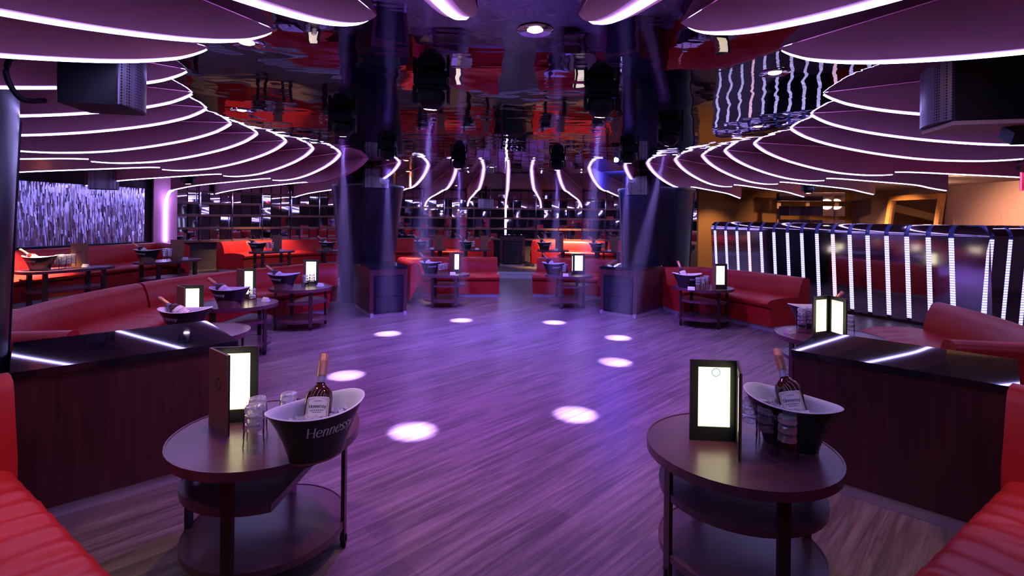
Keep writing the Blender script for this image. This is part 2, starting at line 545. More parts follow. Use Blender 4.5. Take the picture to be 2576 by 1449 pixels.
# plain walls
def wallseg(name, path, z0, z1, m, t=0.15, side=1):
    return struct(name, sweep([Vector(p) for p in path], [(0, z0), (0, z1), (-t, z1), (-t, z0)], side), m)
wallseg('wall_left', [(-10.2, -3.6), (-9.1, 7.0), (-8.6, 9.4), (-8.1, 11.75)], 0, CEIL, darkw, 0.15, -1)
wallseg('wall_front', [(-10.2, -3.6), (12.2, -3.6)], 0, CEIL, darkw, 0.15, 1)
wallseg('wall_right', [(10.1, -3.6), (10.1, 15.4)], 0, CEIL, paper, 0.15, 1)
wallseg('wall_back_right', [(5.15, 14.25), (7.0, 14.6), (10.1, 15.2)], 0, CEIL, amberw, 0.15, -1)

# mirrored shelving wall on an arc
def Rw(a):
    t = min(1, max(0, (-a - 14) / 26))
    t = t * t * (3 - 2 * t)
    return 9.9 + 0.42 * t
def wp(a, off=0.0):
    r = Rw(a) - off
    return Vector((r * math.sin(math.radians(a)), CY + r * math.cos(math.radians(a))))
A0, A1 = -52.0, 31.0
wpath = [wp(A0 + (A1 - A0) * k / 84) for k in range(85)]
wb = struct('wall_back', sweep(wpath, [(0, 0), (0, CEIL), (0.15, CEIL), (0.15, 0)], 1), darkw)
L = sum((wpath[i + 1] - wpath[i]).length for i in range(84))
ntile = int(L / 0.232)
levels = [0.86, 1.175, 1.49, 1.785, 2.06]
mb = MB()
rnd = random.Random(3)
for k in range(ntile):
    a = A0 + (A1 - A0) * (k + 0.5) / ntile
    p = wp(a, 0.03)
    out_ = Vector((math.sin(math.radians(a)), math.cos(math.radians(a)), 0))
    tan = Vector((out_.y, -out_.x, 0))
    for j in range(5):
        z0 = levels[j] + 0.02
        z1 = (levels[j + 1] - 0.03) if j < 4 else 2.30
        ty, tz = rnd.uniform(-0.035, 0.035), rnd.uniform(-0.03, 0.03)
        wd = 0.108
        cz = (z0 + z1) / 2; hz = (z1 - z0) / 2
        q = []
        for su, sz in ((-1, -1), (1, -1), (1, 1), (-1, 1)):
            q.append(Vector((p.x, p.y, cz)) + tan * su * wd + Vector((0, 0, sz * hz)) + out_ * (su * wd * ty + sz * hz * tz))
        mb.add(q, [(0, 1, 2, 3)])
obj('mirror_tiles', mb, tile, wb)
for j, z in enumerate(levels):
    obj('shelf', sweep(wpath, [(-0.045, z - 0.035), (-0.045, z + 0.018), (-0.155, z + 0.018), (-0.155, z - 0.035)], 1), shelfwood, wb)
for k in range(0, ntile + 1, 3):
    a = A0 + (A1 - A0) * k / ntile
    p = wp(a, 0.16)
    obj('shelf_post', MB().box((0, 0, 0), (0.022, 0.03, 1.52), math.radians(-a)), chrome, wb, None, (p.x, p.y, 1.58))

# pillars: panelled, wider at the top, with a lip and a dark neck
def pillar(x, y, rb, rt, ph, neck=True):
    mb = MB()
    n = 40
    prof = [(rb, 0.0), (rb * 1.0 + (rt - rb) * 0.25, 0.7), (rb + (rt - rb) * 0.62, 1.4), (rt, 1.98), (rt + 0.012, 2.0), (rt + 0.012, 2.05), (rt - 0.12, 2.06), (rt - 0.13, CEIL - 0.002)]
    if not neck: prof = prof[:3] + [(rt, 2.0), (rt, CEIL - 0.002)]
    mb.lathe(prof, n, (x, y, 0))
    o = struct('pillar', mb, pill, 40)
    for k in range(5):
        a = ph + k * 2 * PI / 5
        seam = MB()
        pts = [(x + (r + 0.004) * math.cos(a), y + (r + 0.004) * math.sin(a), z) for r, z in prof[:4]]
        seam.tube(pts, 0.008, 6)
        obj('panel_seam', seam, pill, o, 60)
    return o
pillar(-2.62, 9.30, 0.45, 0.63, -1.9)
pillar(2.62, 9.35, 0.58, 0.67, -1.75)
pillar(-3.02, 2.40, 0.46, 0.51, -0.4, False)

# ================================================================== CEILING FINS
FC = 4.94
PROF_A = [(0, 2.349), (0.03, 2.325), (0.08, 2.295), (0.15, 2.262), (0.3, 2.212), (0.5, 2.163), (0.8, 2.108), (1.15, 2.066), (1.5, 2.052), (1.75, 2.056), (1.95, 2.07)]
def lerp_prof(pr, n):
    pts = catmull([Vector(p) for p in pr], n)
    return [(p.x, p.y) for p in pts]
def board(tip, u, prof, th, extra=0.0):
    nrm = Vector((-u.y, u.x))
    mb = MB(); vs = []; fs = []
    for s_, z in prof:
        for sd in (-1, 1):
            q = Vector(tip) + u * s_ + nrm * (sd * th / 2)
            vs.append((q.x, q.y, z)); vs.append((q.x, q.y, CEIL - 0.002))
    n = len(prof)
    for i in range(n - 1):
        a, b = i * 4, (i + 1) * 4
        fs += [(a, b, b + 1, a + 1), (a + 2, a + 3, b + 3, b + 2), (a, a + 2, b + 2, b)]
    fs += [(0, 1, 3, 2), ((n - 1) * 4, (n - 1) * 4 + 2, (n - 1) * 4 + 3, (n - 1) * 4 + 1)]
    return mb.add(vs, fs)
def strip(tip, u, prof, wd, ht):
    nrm = Vector((-u.y, u.x))
    mb = MB(); vs = []; fs = []
    n = len(prof)
    for i, (s_, z) in enumerate(prof):
        a = Vector(prof[max(i - 1, 0)]); b = Vector(prof[min(i + 1, n - 1)])
        t = (b - a).normalized(); dn = Vector((t.y, -t.x))     # down / inward normal
        if dn.y > 0: dn = -dn
        for sd, off in ((-1, -0.004), (-0.75, ht), (0.75, ht), (1, -0.004)):
            ss, zz = s_ + dn.x * off, z + dn.y * off
            q = Vector(tip) + u * ss + nrm * (sd * wd / 2)
            vs.append((q.x, q.y, min(zz, CEIL - 0.003)))
    for i in range(n - 1):
        a, b = i * 4, (i + 1) * 4
        fs += [(a, a + 1, b + 1, b), (a + 1, a + 2, b + 2, b + 1), (a + 2, a + 3, b + 3, b + 2), (a + 3, a, b, b + 3)]
    fs += [(0, 3, 2, 1), ((n - 1) * 4, (n - 1) * 4 + 1, (n - 1) * 4 + 2, (n - 1) * 4 + 3)]
    return mb.add(vs, fs)
PIER = None
def fin(tip, label, group, send, kind='left', lit=True, direction=None, wall=None, bz=2.095, startA=0.0):
    tip = Vector(tip)
    u = Vector(direction) if direction else (tip - Vector((0, FC)))
    u.normalize()
    root = thing('ceiling_fin', label, 'ceiling fin', (tip.x, tip.y, CEIL), 0, group)
    inv = Matrix.Translation((-tip.x, -tip.y, -CEIL))
    def part(nm, mb_, m, sm=None):
        mb_.v = [tuple(inv @ Vector(p)) for p in mb_.v]
        return obj(nm, mb_, m, root, sm)
    pa_ = lerp_prof(PROF_A, 4)
    LH, LW = 0.010, 0.032
    part('panel', board(tip, u, pa_, 0.085), finp, 50)
    if lit: part('led_strip', strip(tip, u, pa_, LW, LH), led, 50)
    if send > 2.3:
        if kind == 'back':
            bp = [(1.93, 2.055), (2.3, 2.05), (3.0, 2.035), (send * 0.55 + 1.2, 2.01), (send - 0.9, 1.97), (send - 0.35, 1.92), (send, 1.84)]
        else:
            s2 = send - (0.42 if wall else 0)
            bp = [(1.93, bz), (2.3, bz + 0.01), (3.0, bz + 0.008), (s2 * 0.6 + 1.1, bz), (s2 - 0.5, bz - 0.035), (s2, bz - 0.06)]
        bp = lerp_prof(bp, 4)
        tB = tip + Vector((-u.y, u.x)) * 0.0
        part('panel', board(tB, u, bp, 0.075), finp, 50)
        if lit or lit is None or kind == 'backlit': part('led_strip', strip(tB, u, bp, LW, LH), led, 50)
        elif lit is False: part('led_strip', strip(tB, u, bp, LW, LH), led, 50)
        if wall is not None:
            e = tip + u * (send - 0.01)
            zt = bp[-1][1]
            pts = [(0, zt - 0.012), (0.03, zt - 0.03), (0.07, zt - 0.09), (0.09, zt - 0.19), (0.095, wall)]
            if kind != 'back': pts = [(-0.37, zt - 0.006), (-0.22, zt - 0.025), (-0.08, zt - 0.085), (0.01, zt - 0.19), (0.05, zt - 0.33), (0.065, zt - 0.5), (0.07, wall)]
            pp = [(send - 0.06 + a_, z_) for a_, z_ in pts]
            global PIER
            PIER = (tip + u * (send + 0.09), u.copy()) if kind != 'back' else PIER
            mbw = MB(); nr = Vector((-u.y, u.x))
            cur = catmull([Vector(p) for p in pp], 5)
            vs = []; fs = []
            for i, p in enumerate(cur):
                t = (cur[min(i + 1, len(cur) - 1)] - cur[max(i - 1, 0)]).normalized()
                nn = Vector((-t.y, t.x))
                if nn.x > 0 or nn.y > 0.5: nn = -nn
                for sd, off in ((-1, 0.012), (-1, -0.012), (1, -0.012), (1, 0.012)):
                    q = tip + u * (p.x + nn.x * off) + nr * sd * 0.026
                    vs.append((q.x, q.y, p.y + nn.y * off))
            m_ = len(cur)
            for i in range(m_ - 1):
                for k in range(4):
                    fs.append((i * 4 + k, i * 4 + (k + 1) % 4, (i + 1) * 4 + (k + 1) % 4, (i + 1) * 4 + k))
            fs += [(3, 2, 1, 0), tuple((m_ - 1) * 4 + k for k in range(4))]
            mbw.add(vs, fs)
            part('led_strip', mbw, led, 60)
    return root
def reach(tip, u, r=9.75):
    tip = Vector(tip); u = Vector(u).normalized()
    s_ = 0
    while s_ < 12:
        q = tip + u * s_
        a = math.degrees(math.atan2(q.x, q.y - CY))
        if A0 <= a <= A1:
            if (q - Vector((0, CY))).length > Rw(a) - 0.17: return s_
        elif q.x < -8.25 - (9.4 - q.y) * 0.2 or q.x > 9.9 or q.y > 14.0: return s_
        s_ += 0.02
    return 6
K = 0.895
ORD = ['first', 'second', 'third', 'fourth', 'fifth', 'sixth', 'seventh', 'eighth', 'ninth', 'tenth', 'eleventh']
left_tips = [(-2.17, 3.39), (-2.52, 4.01), (-2.74, 4.57), (-2.93, 5.31), (-2.97, 5.94), (-2.90, 6.54), (-2.81, 7.2), (-2.62, 7.77)]
gl = 'fins over the long curved banquette'
for i, t in enumerate(left_tips):
    t = (t[0] * K, t[1] * K)
    u = Vector(t) - Vector((0, FC))
    dr = None
    if i == 7: dr = (-0.765, 0.645)
    sd = reach(t, dr or u)
    fin(t, f'lit mauve ceiling fin over the long curved banquette, {ORD[i]} from the speaker end', gl, sd, 'left', True, dr, 0.88 if i == 7 else None)
t = (-2.38 * K, 8.32 * K)
fin(t, 'mauve ceiling fin with unlit tip, beside the pillar by the long banquette', gl, reach(t, (-0.706, 0.708)), 'left', False, (-0.706, 0.708), None, 2.08)
t = (-1.98 * K, 8.95 * K)
fin(t, 'lit ceiling fin mostly hidden behind the pillar by the long banquette', gl, reach(t, (-0.575, 0.818)), 'left', True, (-0.575, 0.818), None, 2.06)
right_tips = [(2.32, 3.82), (2.65, 4.55), (2.85, 5.25), (2.98, 6.31), (2.90, 6.99), (2.80, 7.55), (2.57, 8.08), (2.27, 8.6)]
gr = 'fins on the striped bar side'
ends = [5.0, 5.3, 5.6, 5.6, 5.3, 5.7, 5.9, 5.9]
for i, t in enumerate(right_tips):
    t = (t[0] * K, t[1] * K)
    fin(t, f'lit mauve ceiling fin on the striped bar side, {ORD[i]} from the plywood-bottomed speaker', gr, ends[i], 'right', True, None, None, 2.10)
t = (2.0 * K, 9.1 * K)
fin(t, 'lit ceiling fin mostly hidden behind the pillar on the striped bar side', gr, reach(t, (0.43, 0.90)), 'left', True, (0.43, 0.90), None, 2.06)
near = [(-1.13, 2.36, 'beside the dark near pillar'), (-1.58, 2.62, 'just above the hung speaker over the black counter'), (-0.62, 2.17, 'second overhead from the ceiling downlight, curving to the banquette side'),
        (-0.19, 2.10, 'overhead, seen end-on at the top middle of the room'), (0.31, 2.13, 'overhead, first on the bar side of the end-on fin'), (0.76, 2.22, 'overhead, second on the bar side of the end-on fin'),
        (1.34, 2.54, 'directly above the plywood-bottomed speaker')]
for x, y, what in near:
    fin((x, y), f'large lit ceiling fin {what}', 'fins above the entrance side', 1.95)
back_tips = [(-1.54, 9.35), (-1.07, 9.75), (-0.55, 9.8), (-0.08, 9.87), (0.37, 9.95), (0.88, 9.9), (1.42, 9.5)]
for i, t in enumerate(back_tips):
    t = (t[0] * K, t[1] * K)
    u = Vector(t) - Vector((0, FC))
    wh = f'lit ceiling fin above the back booths, {ORD[i]} counting from the banquette-side pillar' if i != 3 else 'lit ceiling fin whose strip runs down the wall to the central cabinet'
    fin(t, wh, 'fins above the back booths', reach(t, u), 'back', True, None, 1.03 if i == 3 else None)

# ================================================================== BANQUETTES
def banquette(label, path, side=1, z0=0.0, depth=0.78, group='red leather banquettes', wrinkle=False, rounded=0.25, htop=0.71, seat_path=None, seatside=None):
    pts = [Vector(p) for p in path]
    if rounded: pts = fillet(pts, rounded)
    cx = sum(p.x for p in pts) / len(pts); cyy = sum(p.y for p in pts) / len(pts)
    root = thing('banquette', label, 'banquette', (cx, cyy, z0), 0, group)
    pts = [p - Vector((cx, cyy)) for p in pts]
    e = depth - 0.78
    base = [(0.03, 0.07), (0.03, 0.32), (0.70 + e, 0.32), (0.745 + e, 0.30), (0.70 + e, 0.07)]
    kick = [(0.08, 0.0), (0.08, 0.072), (0.665 + e, 0.072), (0.665 + e, 0.0)]
    back = [(0.0, 0.06), (0.0, htop - 0.06), (0.012, htop - 0.02), (0.04, htop - 0.003), (0.075, htop + 0.004), (0.115, htop - 0.002), (0.145, htop - 0.022), (0.16, htop - 0.06), (0.185, 0.60), (0.215, 0.47), (0.215, 0.34), (0.1, 0.30)]
    k_ = 14
    top = [(0.20 + (0.50 + e) * q / k_, 0.435 + 0.018 * math.sin(PI * q / k_) ** 0.7) for q in range(k_ + 1)]
    seat = [(0.20, 0.325)] + top + [(0.735 + e, 0.428), (0.765 + e, 0.41), (0.78 + e, 0.385), (0.772 + e, 0.352), (0.745 + e, 0.328), (0.70 + e, 0.322)]
    sp_ = [Vector(p) - Vector((cx, cyy)) for p in seat_path] if seat_path else pts
    dense = resample(sp_, 0.014 if wrinkle else 0.06)
    rr = random.Random(sum(ord(ch) * (k + 1) for k, ch in enumerate(label)) % 1000)
    ph = [rr.uniform(0, 6.28) for _ in range(8)]
    def disp(s_, n_, z):
        if z < 0.40: return 0.0
        t = max(0, min(1, (n_ - 0.2) / (0.55 + e)))
        if wrinkle:
            x = s_ * 20 + 1.2 * math.sin(s_ * 7 + ph[0]) + 2.2 * (t - .5) * math.sin(s_ * 2.3 + ph[1]) + 0.8 * math.sin(t * 5 + ph[2])
            rid = abs(math.sin(x)) ** 0.6 - 0.55
            env = (0.25 + 0.75 * t) * (0.55 + 0.45 * math.sin(s_ * 11 + ph[3]))
            return 0.013 * rid * env + 0.005 * math.sin(s_ * 47 + 6 * t + ph[4]) * t
        return 0.003 * math.sin(s_ * 9 + ph[0] + 3 * t) + 0.002 * math.sin(s_ * 31 + ph[1])
    obj('base', sweep(dense if not wrinkle else resample(sp_, .06), base, side), leather, root, 40)
    obj('plinth', sweep(sp_, kick, side), pale, root, 40)
    obj('seat', sweep(dense, seat, side, 0, disp), leather, root, 45)
    obj('backrest', sweep(resample(pts, 0.06), back, side), leather, root, 50)
    # piping along the top front edge of the back
    return root
R_IN = 4.33
banquette('long curved red banquette section beside the black counter under the speaker', [(-2.93, 3.36), (-3.42, 3.28)] + arc(R_IN, -122, -87.3, 14), -1, rounded=0.12)
banquette('long curved red banquette section ending at the pillar, with three tables', arc(R_IN, -86.7, -56, 12) + [(-3.46, 8.45), (-2.95, 8.66)], -1, rounded=0.16, seat_path=arc(R_IN, -86.7, -51, 14))
banquette('red banquette on the banquette side of the central aisle', [(-1.72, 8.72), (-2.28, 10.1), (-0.30, 10.33)], -1, rounded=0.2, seat_path=[(-2.2, 10.11), (-0.31, 10.33)])
banquette('red banquette on the bar side of the central aisle', [(0.54, 10.38), (2.12, 10.05), (1.70, 8.78)], -1, rounded=0.2, seat_path=[(0.55, 10.38), (2.05, 10.06)])
banquette('short red banquette before the striped bar, end panel showing', [(2.50, 8.55), (3.15, 8.64)] + arc(4.40, 46, 70.2, 10), -1, rounded=0.2)
banquette('red banquette with rounded end behind the reflecting black counter', arc(4.33, 97.5, 122, 10) + [(3.42, 3.28), (2.93, 3.36)], -1, rounded=0.12)
NLP = [(-2.25, 2.27), (-2.69, 1.58), (-1.0, 0.43)]
banquette('wrinkled red banquette corner nearest the menu with hidden lit page', NLP, 1, depth=0.82, wrinkle=True, rounded=0.1, htop=0.80, seat_path=NLP[1:])
banquette('wrinkled red banquette corner beside the lit open menu', [(-p[0], p[1]) for p in NLP], -1, depth=0.82, wrinkle=True, rounded=0.1, htop=0.80, seat_path=[(-p[0], p[1]) for p in NLP[1:]])
# outer booths, on the platform
banquette('red banquette along the rain glass panel, amber lit at one end', [(-7.75, 6.2), (-7.62, 8.0), (-7.35, 10.65), (-6.25, 9.95)], -1, PZ, rounded=0.3, htop=0.77, seat_path=[(-7.75, 6.2), (-7.62, 8.0), (-7.37, 10.5)])
banquette('red banquette under the mirrored shelves beside the glowing wall strip', [(-6.95, 12.05)] + arc(9.93, -43, -30.3, 8), -1, PZ, rounded=0)
banquette('red banquette under the mirrored shelves ending behind the pillar', [wp(-29.9 + 15.4 * k / 8, 0.2) for k in range(9)], -1, PZ, rounded=0)
banquette('red banquette at the back wall on the banquette side of the central cabinet', arc(9.5, -14, -3.6, 6) + [(-0.50, 14.25)], -1, PZ, rounded=0.12)
banquette('orange lit red banquette at the back wall on the bar side of the cabinet', [(0.55, 14.2), (0.60, 15.08)] + arc(9.45, 5, 16.5, 6), -1, PZ, rounded=0.12)
banquette('orange red banquette seen between the pillar and the amber wall', arc(9.5, 17, 30, 6), -1, PZ, rounded=0)

# ================================================================== CABINETS
def cabinet(label, fc, facing, wd, dp, ht, z0=0.0, counter=True):
    rz = math.atan2(facing[1], facing[0]) + PI / 2       # local -y faces the dance floor
    root = thing('service_cabinet', label, 'cabinet', (fc[0], fc[1], z0), rz, 'black-topped service cabinets')
    b = MB().box((0, dp / 2, (ht - 0.035 + 0.06) / 2), (wd, dp, ht - 0.035 - 0.06))
    obj('body', b, cabwood, root)
    obj('countertop', MB().rbox((0, dp / 2, ht - 0.0175), (wd + 0.03, dp + 0.03, 0.035), 0.006), blacktop, root, 40)
    obj('plinth', MB().box((0, dp / 2, 0.0325), (wd - 0.02, dp - 0.02, 0.065)), pale, root)
    gw, gh = wd * 0.78, ht * 0.76
    d = obj('door', MB().box((0, -0.008, 0.045 + gh / 2), (gw, 0.02, gh)), blk, root)
    obj('mesh_panel', MB().box((0, -0.021, 0.045 + gh * 0.70), (gw * 0.88, 0.008, gh * 0.50)), grille, d)
    obj('mesh_panel', MB().box((-gw * .225, -0.021, 0.045 + gh * 0.235), (gw * 0.43, 0.008, gh * 0.37)), grille, d)
    obj('mesh_panel', MB().box((gw * .225, -0.021, 0.045 + gh * 0.235), (gw * 0.43, 0.008, gh * 0.37)), grille, d)
    for sx in (-1, 1):
        obj('foot', MB().box((sx * (wd / 2 - 0.03), -0.004, 0.025), (0.045, 0.03, 0.05)), pale, root)
    return root
cabinet('black-topped wooden cabinet at the foot of the banquette-side pillar', (-1.85, 7.73), (0.5, -0.87), 0.57, 1.0, 0.75)
cabinet('black-topped wooden cabinet at the foot of the bar-side pillar', (1.66, 7.95), (-0.66, -0.75), 0.64, 0.88, 0.75)
cabinet('black counter reflecting a white light line, beside the long banquette', (-1.90, 3.33), (0.73, 0.68), 0.75, 0.95, 0.75)
cabinet('black counter reflecting warm lamps, in front of the rounded banquette', (1.88, 3.22), (-0.72, 0.69), 0.66, 0.92, 0.75)
cabinet('tall wooden cabinet with black door at the end of the central aisle', (0.02, 14.35), (0, -1), 0.70, 0.62, 0.87, PZ)

# ================================================================== STRIPED LIGHT BAR
bar = thing('light_bar_counter', 'polished steel bar counter front with glowing vertical light strips', 'bar counter', (5.1, 8.8, 0))
BO = Vector((5.1, 8.8))
BH = 1.465
def bar_prof(r=0.155, n=8):
    # (recede, z) going from the foot up, over the bull-nose and back along the top
    pts = [(0.10, 0.06), (0.0, BH - r)]
    for k in range(1, n + 1):
        a = PI / 2 * k / n
        pts.append((r - r * math.cos(a), BH - r + r * math.sin(a)))
    pts.append((0.42, BH))
    return pts
BP = bar_prof()
def bar_panel(a, b, inw, off=0.0, prof=BP):
    mb = MB(); vs = []; fs = []
    for p in (a, b):
        for n_, z in prof:
            q = p + inw * (n_ + off)
            vs.append((q.x - BO.x, q.y - BO.y, z - (0.0 if off == 0 else off * 0.3)))
    m = len(prof)
    for k in range(m - 1):
        fs.append((k, m + k, m + k + 1, k + 1))
    # give the sheet some thickness
    for p in (a, b):
        for n_, z in prof:
            q = p + inw * (n_ + off + 0.012)
            vs.append((q.x - BO.x, q.y - BO.y, z - 0.012 - (0.0 if off == 0 else off * 0.3)))
    for k in range(m - 1):
        fs.append((2 * m + k, 2 * m + k + 1, 3 * m + k + 1, 3 * m + k))
        fs.append((k, k + 1, 2 * m + k + 1, 2 * m + k))
        fs.append((m + k, 3 * m + k, 3 * m + k + 1, m + k + 1))
    fs += [(0, 2 * m, 3 * m, m), (m - 1, 2 * m - 1, 4 * m - 1, 3 * m - 1)]
    return mb.add(vs, fs)
P0 = Vector((4.19, 10.57)); ST = Vector((0.121, -0.238))
d1 = ST.normalized(); in1 = Vector((-d1.y, d1.x))      # points away from the dance floor
if in1.x < 0: in1 = -in1
corner = P0 + ST * 16.57
d2 = Vector((0.995, 0.103)).normalized(); in2 = Vector((-d2.y, d2.x))
SW = 0.062
def bar_strip(p, d, inw, m):
    a, b = p - d * SW / 2, p + d * SW / 2
    zt = BH - 0.185
    lo = [(0.10 * (1 - (z - 0.06) / (BH - 0.215)), z) for z in (0.09, zt)]
    mb = MB(); vs = []
    for q in (a, b):
        for n_, z in lo:
            for off in (0.004, 0.03):
                r = q + inw * (n_ + off); vs.append((r.x - BO.x, r.y - BO.y, z))
    mb.add(vs, [(0, 2, 6, 4), (1, 5, 7, 3), (0, 1, 3, 2), (4, 6, 7, 5), (2, 3, 7, 6), (0, 4, 5, 1)])
    obj('led_strip', mb, m, bar)
    up = [q for q in BP[1:]]
    up = [(0.012, zt)] + up
    obj('led_channel', bar_panel(a, b, inw, 0.012, up), chan, bar, 40)
for i in range(16):
    p = P0 + ST * i
    if i < 15: obj('panel', bar_panel(p + d1 * SW / 2, P0 + ST * (i + 1) - d1 * SW / 2, in1), steel, bar, 35)
    bar_strip(p, d1, in1, ledpink if i in (3, 9) else ledbar)
obj('panel', bar_panel(P0 + ST * 15 + d1 * SW / 2, corner - d1 * 0.005, in1), steel, bar, 35)
for i in range(4):
    p = corner + d2 * (0.267 * i)
    bar_strip(p + d2 * 0.03, d2, in2, ledbar)
    obj('panel', bar_panel(p + d2 * (0.03 + SW / 2), p + d2 * (0.267 + 0.03 - SW / 2), in2), steel, bar, 35)
# rounded chrome end and kick board
obj('end_cap', bar_panel(P0 - d1 * 0.10, P0 - d1 * SW / 2, in1), chrome, bar, 35)
kb = [P0 - d1 * 0.1 + in1 * 0.11 - BO, corner + in1 * 0.11 - BO, corner + d2 * 1.1 + in2 * 0.11 - BO]
obj('kick_board', sweep([kb[0], corner + in1 * 0.13 + d2 * 0.02 - BO, kb[2]], [(0, 0.0), (0, 0.11), (0.05, 0.11), (0.05, 0.0)], 1), tabedge, bar)
obj('back_board', sweep([P0 + in1 * 0.43 - BO, corner + in1 * 0.43 + d2 * 0.25 - BO, corner + d2 * 1.1 + in2 * 0.43 - BO], [(0, 0.0), (0, BH - 0.02), (0.03, BH - 0.02), (0.03, 0.0)], 1), blk, bar)

# leaning gilt mirror, chrome bottle display on the bar side
g = thing('framed_mirror', 'leaning mirror in a broad gilt wooden frame behind the striped bar', 'mirror', (9.86, 12.7, 0.9), 0)
fw, fh, fd = 1.70, 1.28, 0.13
tl = Matrix.Rotation(math.radians(8), 3, 'Y')
def gm(mb):
    mb.v = [tuple(tl @ Vector(p)) for p in mb.v]; return mb
for yy in (-fw / 2 + fd / 2, fw / 2 - fd / 2):
    obj('frame_side', gm(MB().box((-0.03, yy, fh / 2), (0.09, fd, fh))), framewood, g)
for zz in (fd / 2, fh - fd / 2):
    obj('frame_rail', gm(MB().box((-0.035, 0, zz), (0.095, fw - 2 * fd, fd))), framewood, g)
obj('glass', gm(MB().box((-0.005, 0, fh / 2), (0.02, fw - 2 * fd + .02, fh - 2 * fd + .02))), tile, g)
dsp = thing('bottle_display', 'chrome banded display shelves on bronze posts behind the striped bar', 'display', (7.75, 13.35, 0), math.radians(-6))
for xx in (-0.72, 0.0, 0.72):
    obj('post', MB().box((xx, 0.12, 1.12), (0.09, 0.06, 2.2)), shelfwood, dsp)
for zz, hh in ((2.13, 0.22), (1.76, 0.24), (1.42, 0.22)):
    s_ = obj('shelf', MB().box((0, 0, zz - hh / 2), (1.62, 0.22, 0.02)), shelfwood, dsp)
    for k in range(6):
        obj('mirror_band', MB().box((-0.675 + 0.27 * k, -0.12, zz), (0.262, 0.02, hh), 0.0, 0, Matrix.Rotation(0.03 * math.sin(k * 2.1), 3, 'Z')), tile, s_)

# rain glass screen and the mauve pier carrying the wall strip
rg = thing('rain_glass_screen', 'large rippled silver rain glass screen above the platform banquette', 'glass screen', (-8.6, 9.3, 0.9), 0)
pA, pB = Vector((-9.02, 7.0)), Vector((-8.12, 11.25))
ctr = Vector((-8.6, 9.3))
mb = MB(); rr = random.Random(5)
rpath = resample([pA - ctr, Vector((-8.56, 9.2)) - ctr, pB - ctr], 0.021)
for i in range(len(rpath) - 1):
    p, q = rpath[i], rpath[i + 1]
    d_ = (q - p); Ls = d_.length; d_.normalize(); nr_ = Vector((d_.y, -d_.x))
    z = 0.0
    while z < 1.16:
        h_ = min(rr.uniform(0.05, 0.22), 1.16 - z)
        if 1.16 - z - h_ < 0.03: h_ = 1.16 - z
        ty, tz = rr.gauss(0, 0.15), rr.gauss(0, 0.05)
        m_ = (p + q) / 2 + nr_ * 0.05
        vs = []
        for su, sz in ((-1, -1), (1, -1), (1, 1), (-1, 1)):
            off = su * Ls / 2 * ty + sz * h_ / 2 * tz
            pt = m_ + d_ * su * Ls * 0.5 + nr_ * off
            vs.append((pt.x, pt.y, z + h_ / 2 + sz * h_ / 2))
        mb.add(vs, [(0, 1, 2, 3)])
        z += h_
obj('glass_pane', mb, rain, rg)
obj('backing', sweep([pA - ctr, Vector((-8.56, 9.2)) - ctr, pB - ctr], [(0.0, 0.0), (0.0, 1.16), (0.03, 1.16), (0.03, 0.0)], -1), blkmat, rg)
obj('ledge', sweep([pA - ctr, Vector((-8.56, 9.2)) - ctr, pB - ctr], [(0.0, -0.03), (0.0, 0.0), (0.16, 0.0), (0.16, -0.03)], -1), blkmat, rg)
pc, pu = PIER
mb = MB().box((pc.x, pc.y, CEIL / 2), (0.46, 0.12, CEIL - 0.01), math.atan2(pu.y, pu.x) - PI / 2)
struct('wall_pier', mb, finp)

# ================================================================== CEILING FITTINGS
def downlight(x, y, label, watts=None, ang=70, z=CEIL, group='warm recessed ceiling lamps', tx=None):
    r = thing('downlight', label, 'ceiling lamp', (x, y, z), 0, group)
    obj('trim_ring', MB().lathe([(0.040, -0.004), (0.074, -0.010), (0.082, -0.004), (0.082, -0.0005), (0.04, -0.0005)], 28, caps=(False, False)), chrome, r, 40)
    obj('lamp', MB().lathe([(0.001, -0.008), (0.028, -0.007), (0.036, -0.003), (0.036, -0.0008)], 20, caps=(True, True)), lamphot, r, 60)
    t = tx or (x, y, 0)
    lamp('downlight_light', 'SPOT', (x, y, z - 0.02), t, watts or DOWN_W, (1.0, 0.60, 0.31), 0.03, ang, 0.8)
downlight(-1.315, 2.52, 'warm recessed lamp by the large fin over the front of the dance floor')
downlight(-2.2, 4.15, 'warm recessed lamp near the third fin of the long banquette')
downlight(-2.3, 5.92, 'warm recessed lamp near the seventh fin of the long banquette')
downlight(0.095, 2.31, 'warm recessed lamp with wide silver ring at the ceiling middle')
downlight(1.5, 2.94, 'warm recessed lamp among the bar strip reflections')
downlight(2.21, 4.62, 'warm recessed lamp beside the fin tips on the bar side')
downlight(2.12, 6.68, 'warm recessed lamp touching a fin edge near the bar-side pillar')
downlight(-1.6, 7.7, 'warm recessed lamp beside the banquette-side pillar head')
downlight(-0.35, 8.6, 'warm recessed lamp between the back fins over the aisle', 60)
downlight(-1.95, 9.55, 'small warm lamp low beside the banquette-side pillar', 220, 60)
downlight(-6.75, 7.0, 'warm lamp over the platform table by the rain glass screen', 2600, 58, CEIL, tx=(-7.05, 7.15, 0.4))
downlight(-5.9, 12.3, 'warm lamp over the platform banquette under the mirrored shelves', 520, 75, CEIL, tx=(-6.3, 12.7, 0.4))
downlight(1.5, 13.95, 'warm lamp over the back banquette on the bar side', 1500, 80, CEIL, tx=(1.5, 14.5, 0.4))
downlight(-1.5, 13.7, 'warm lamp over the back banquette on the banquette side', 170, 60)
downlight(7.0, 11.9, 'added warm lamp over the striped bar, lighting the chrome display', 420, 90, CEIL, tx=(7.7, 13.3, 1.2))  # added lamp, put in to brighten the dark chrome display
downlight(7.6, 9.3, 'warm lamp washing the striped wallpaper near the gilt mirror', 1700, 88, CEIL, tx=(10.0, 9.4, 0.9))
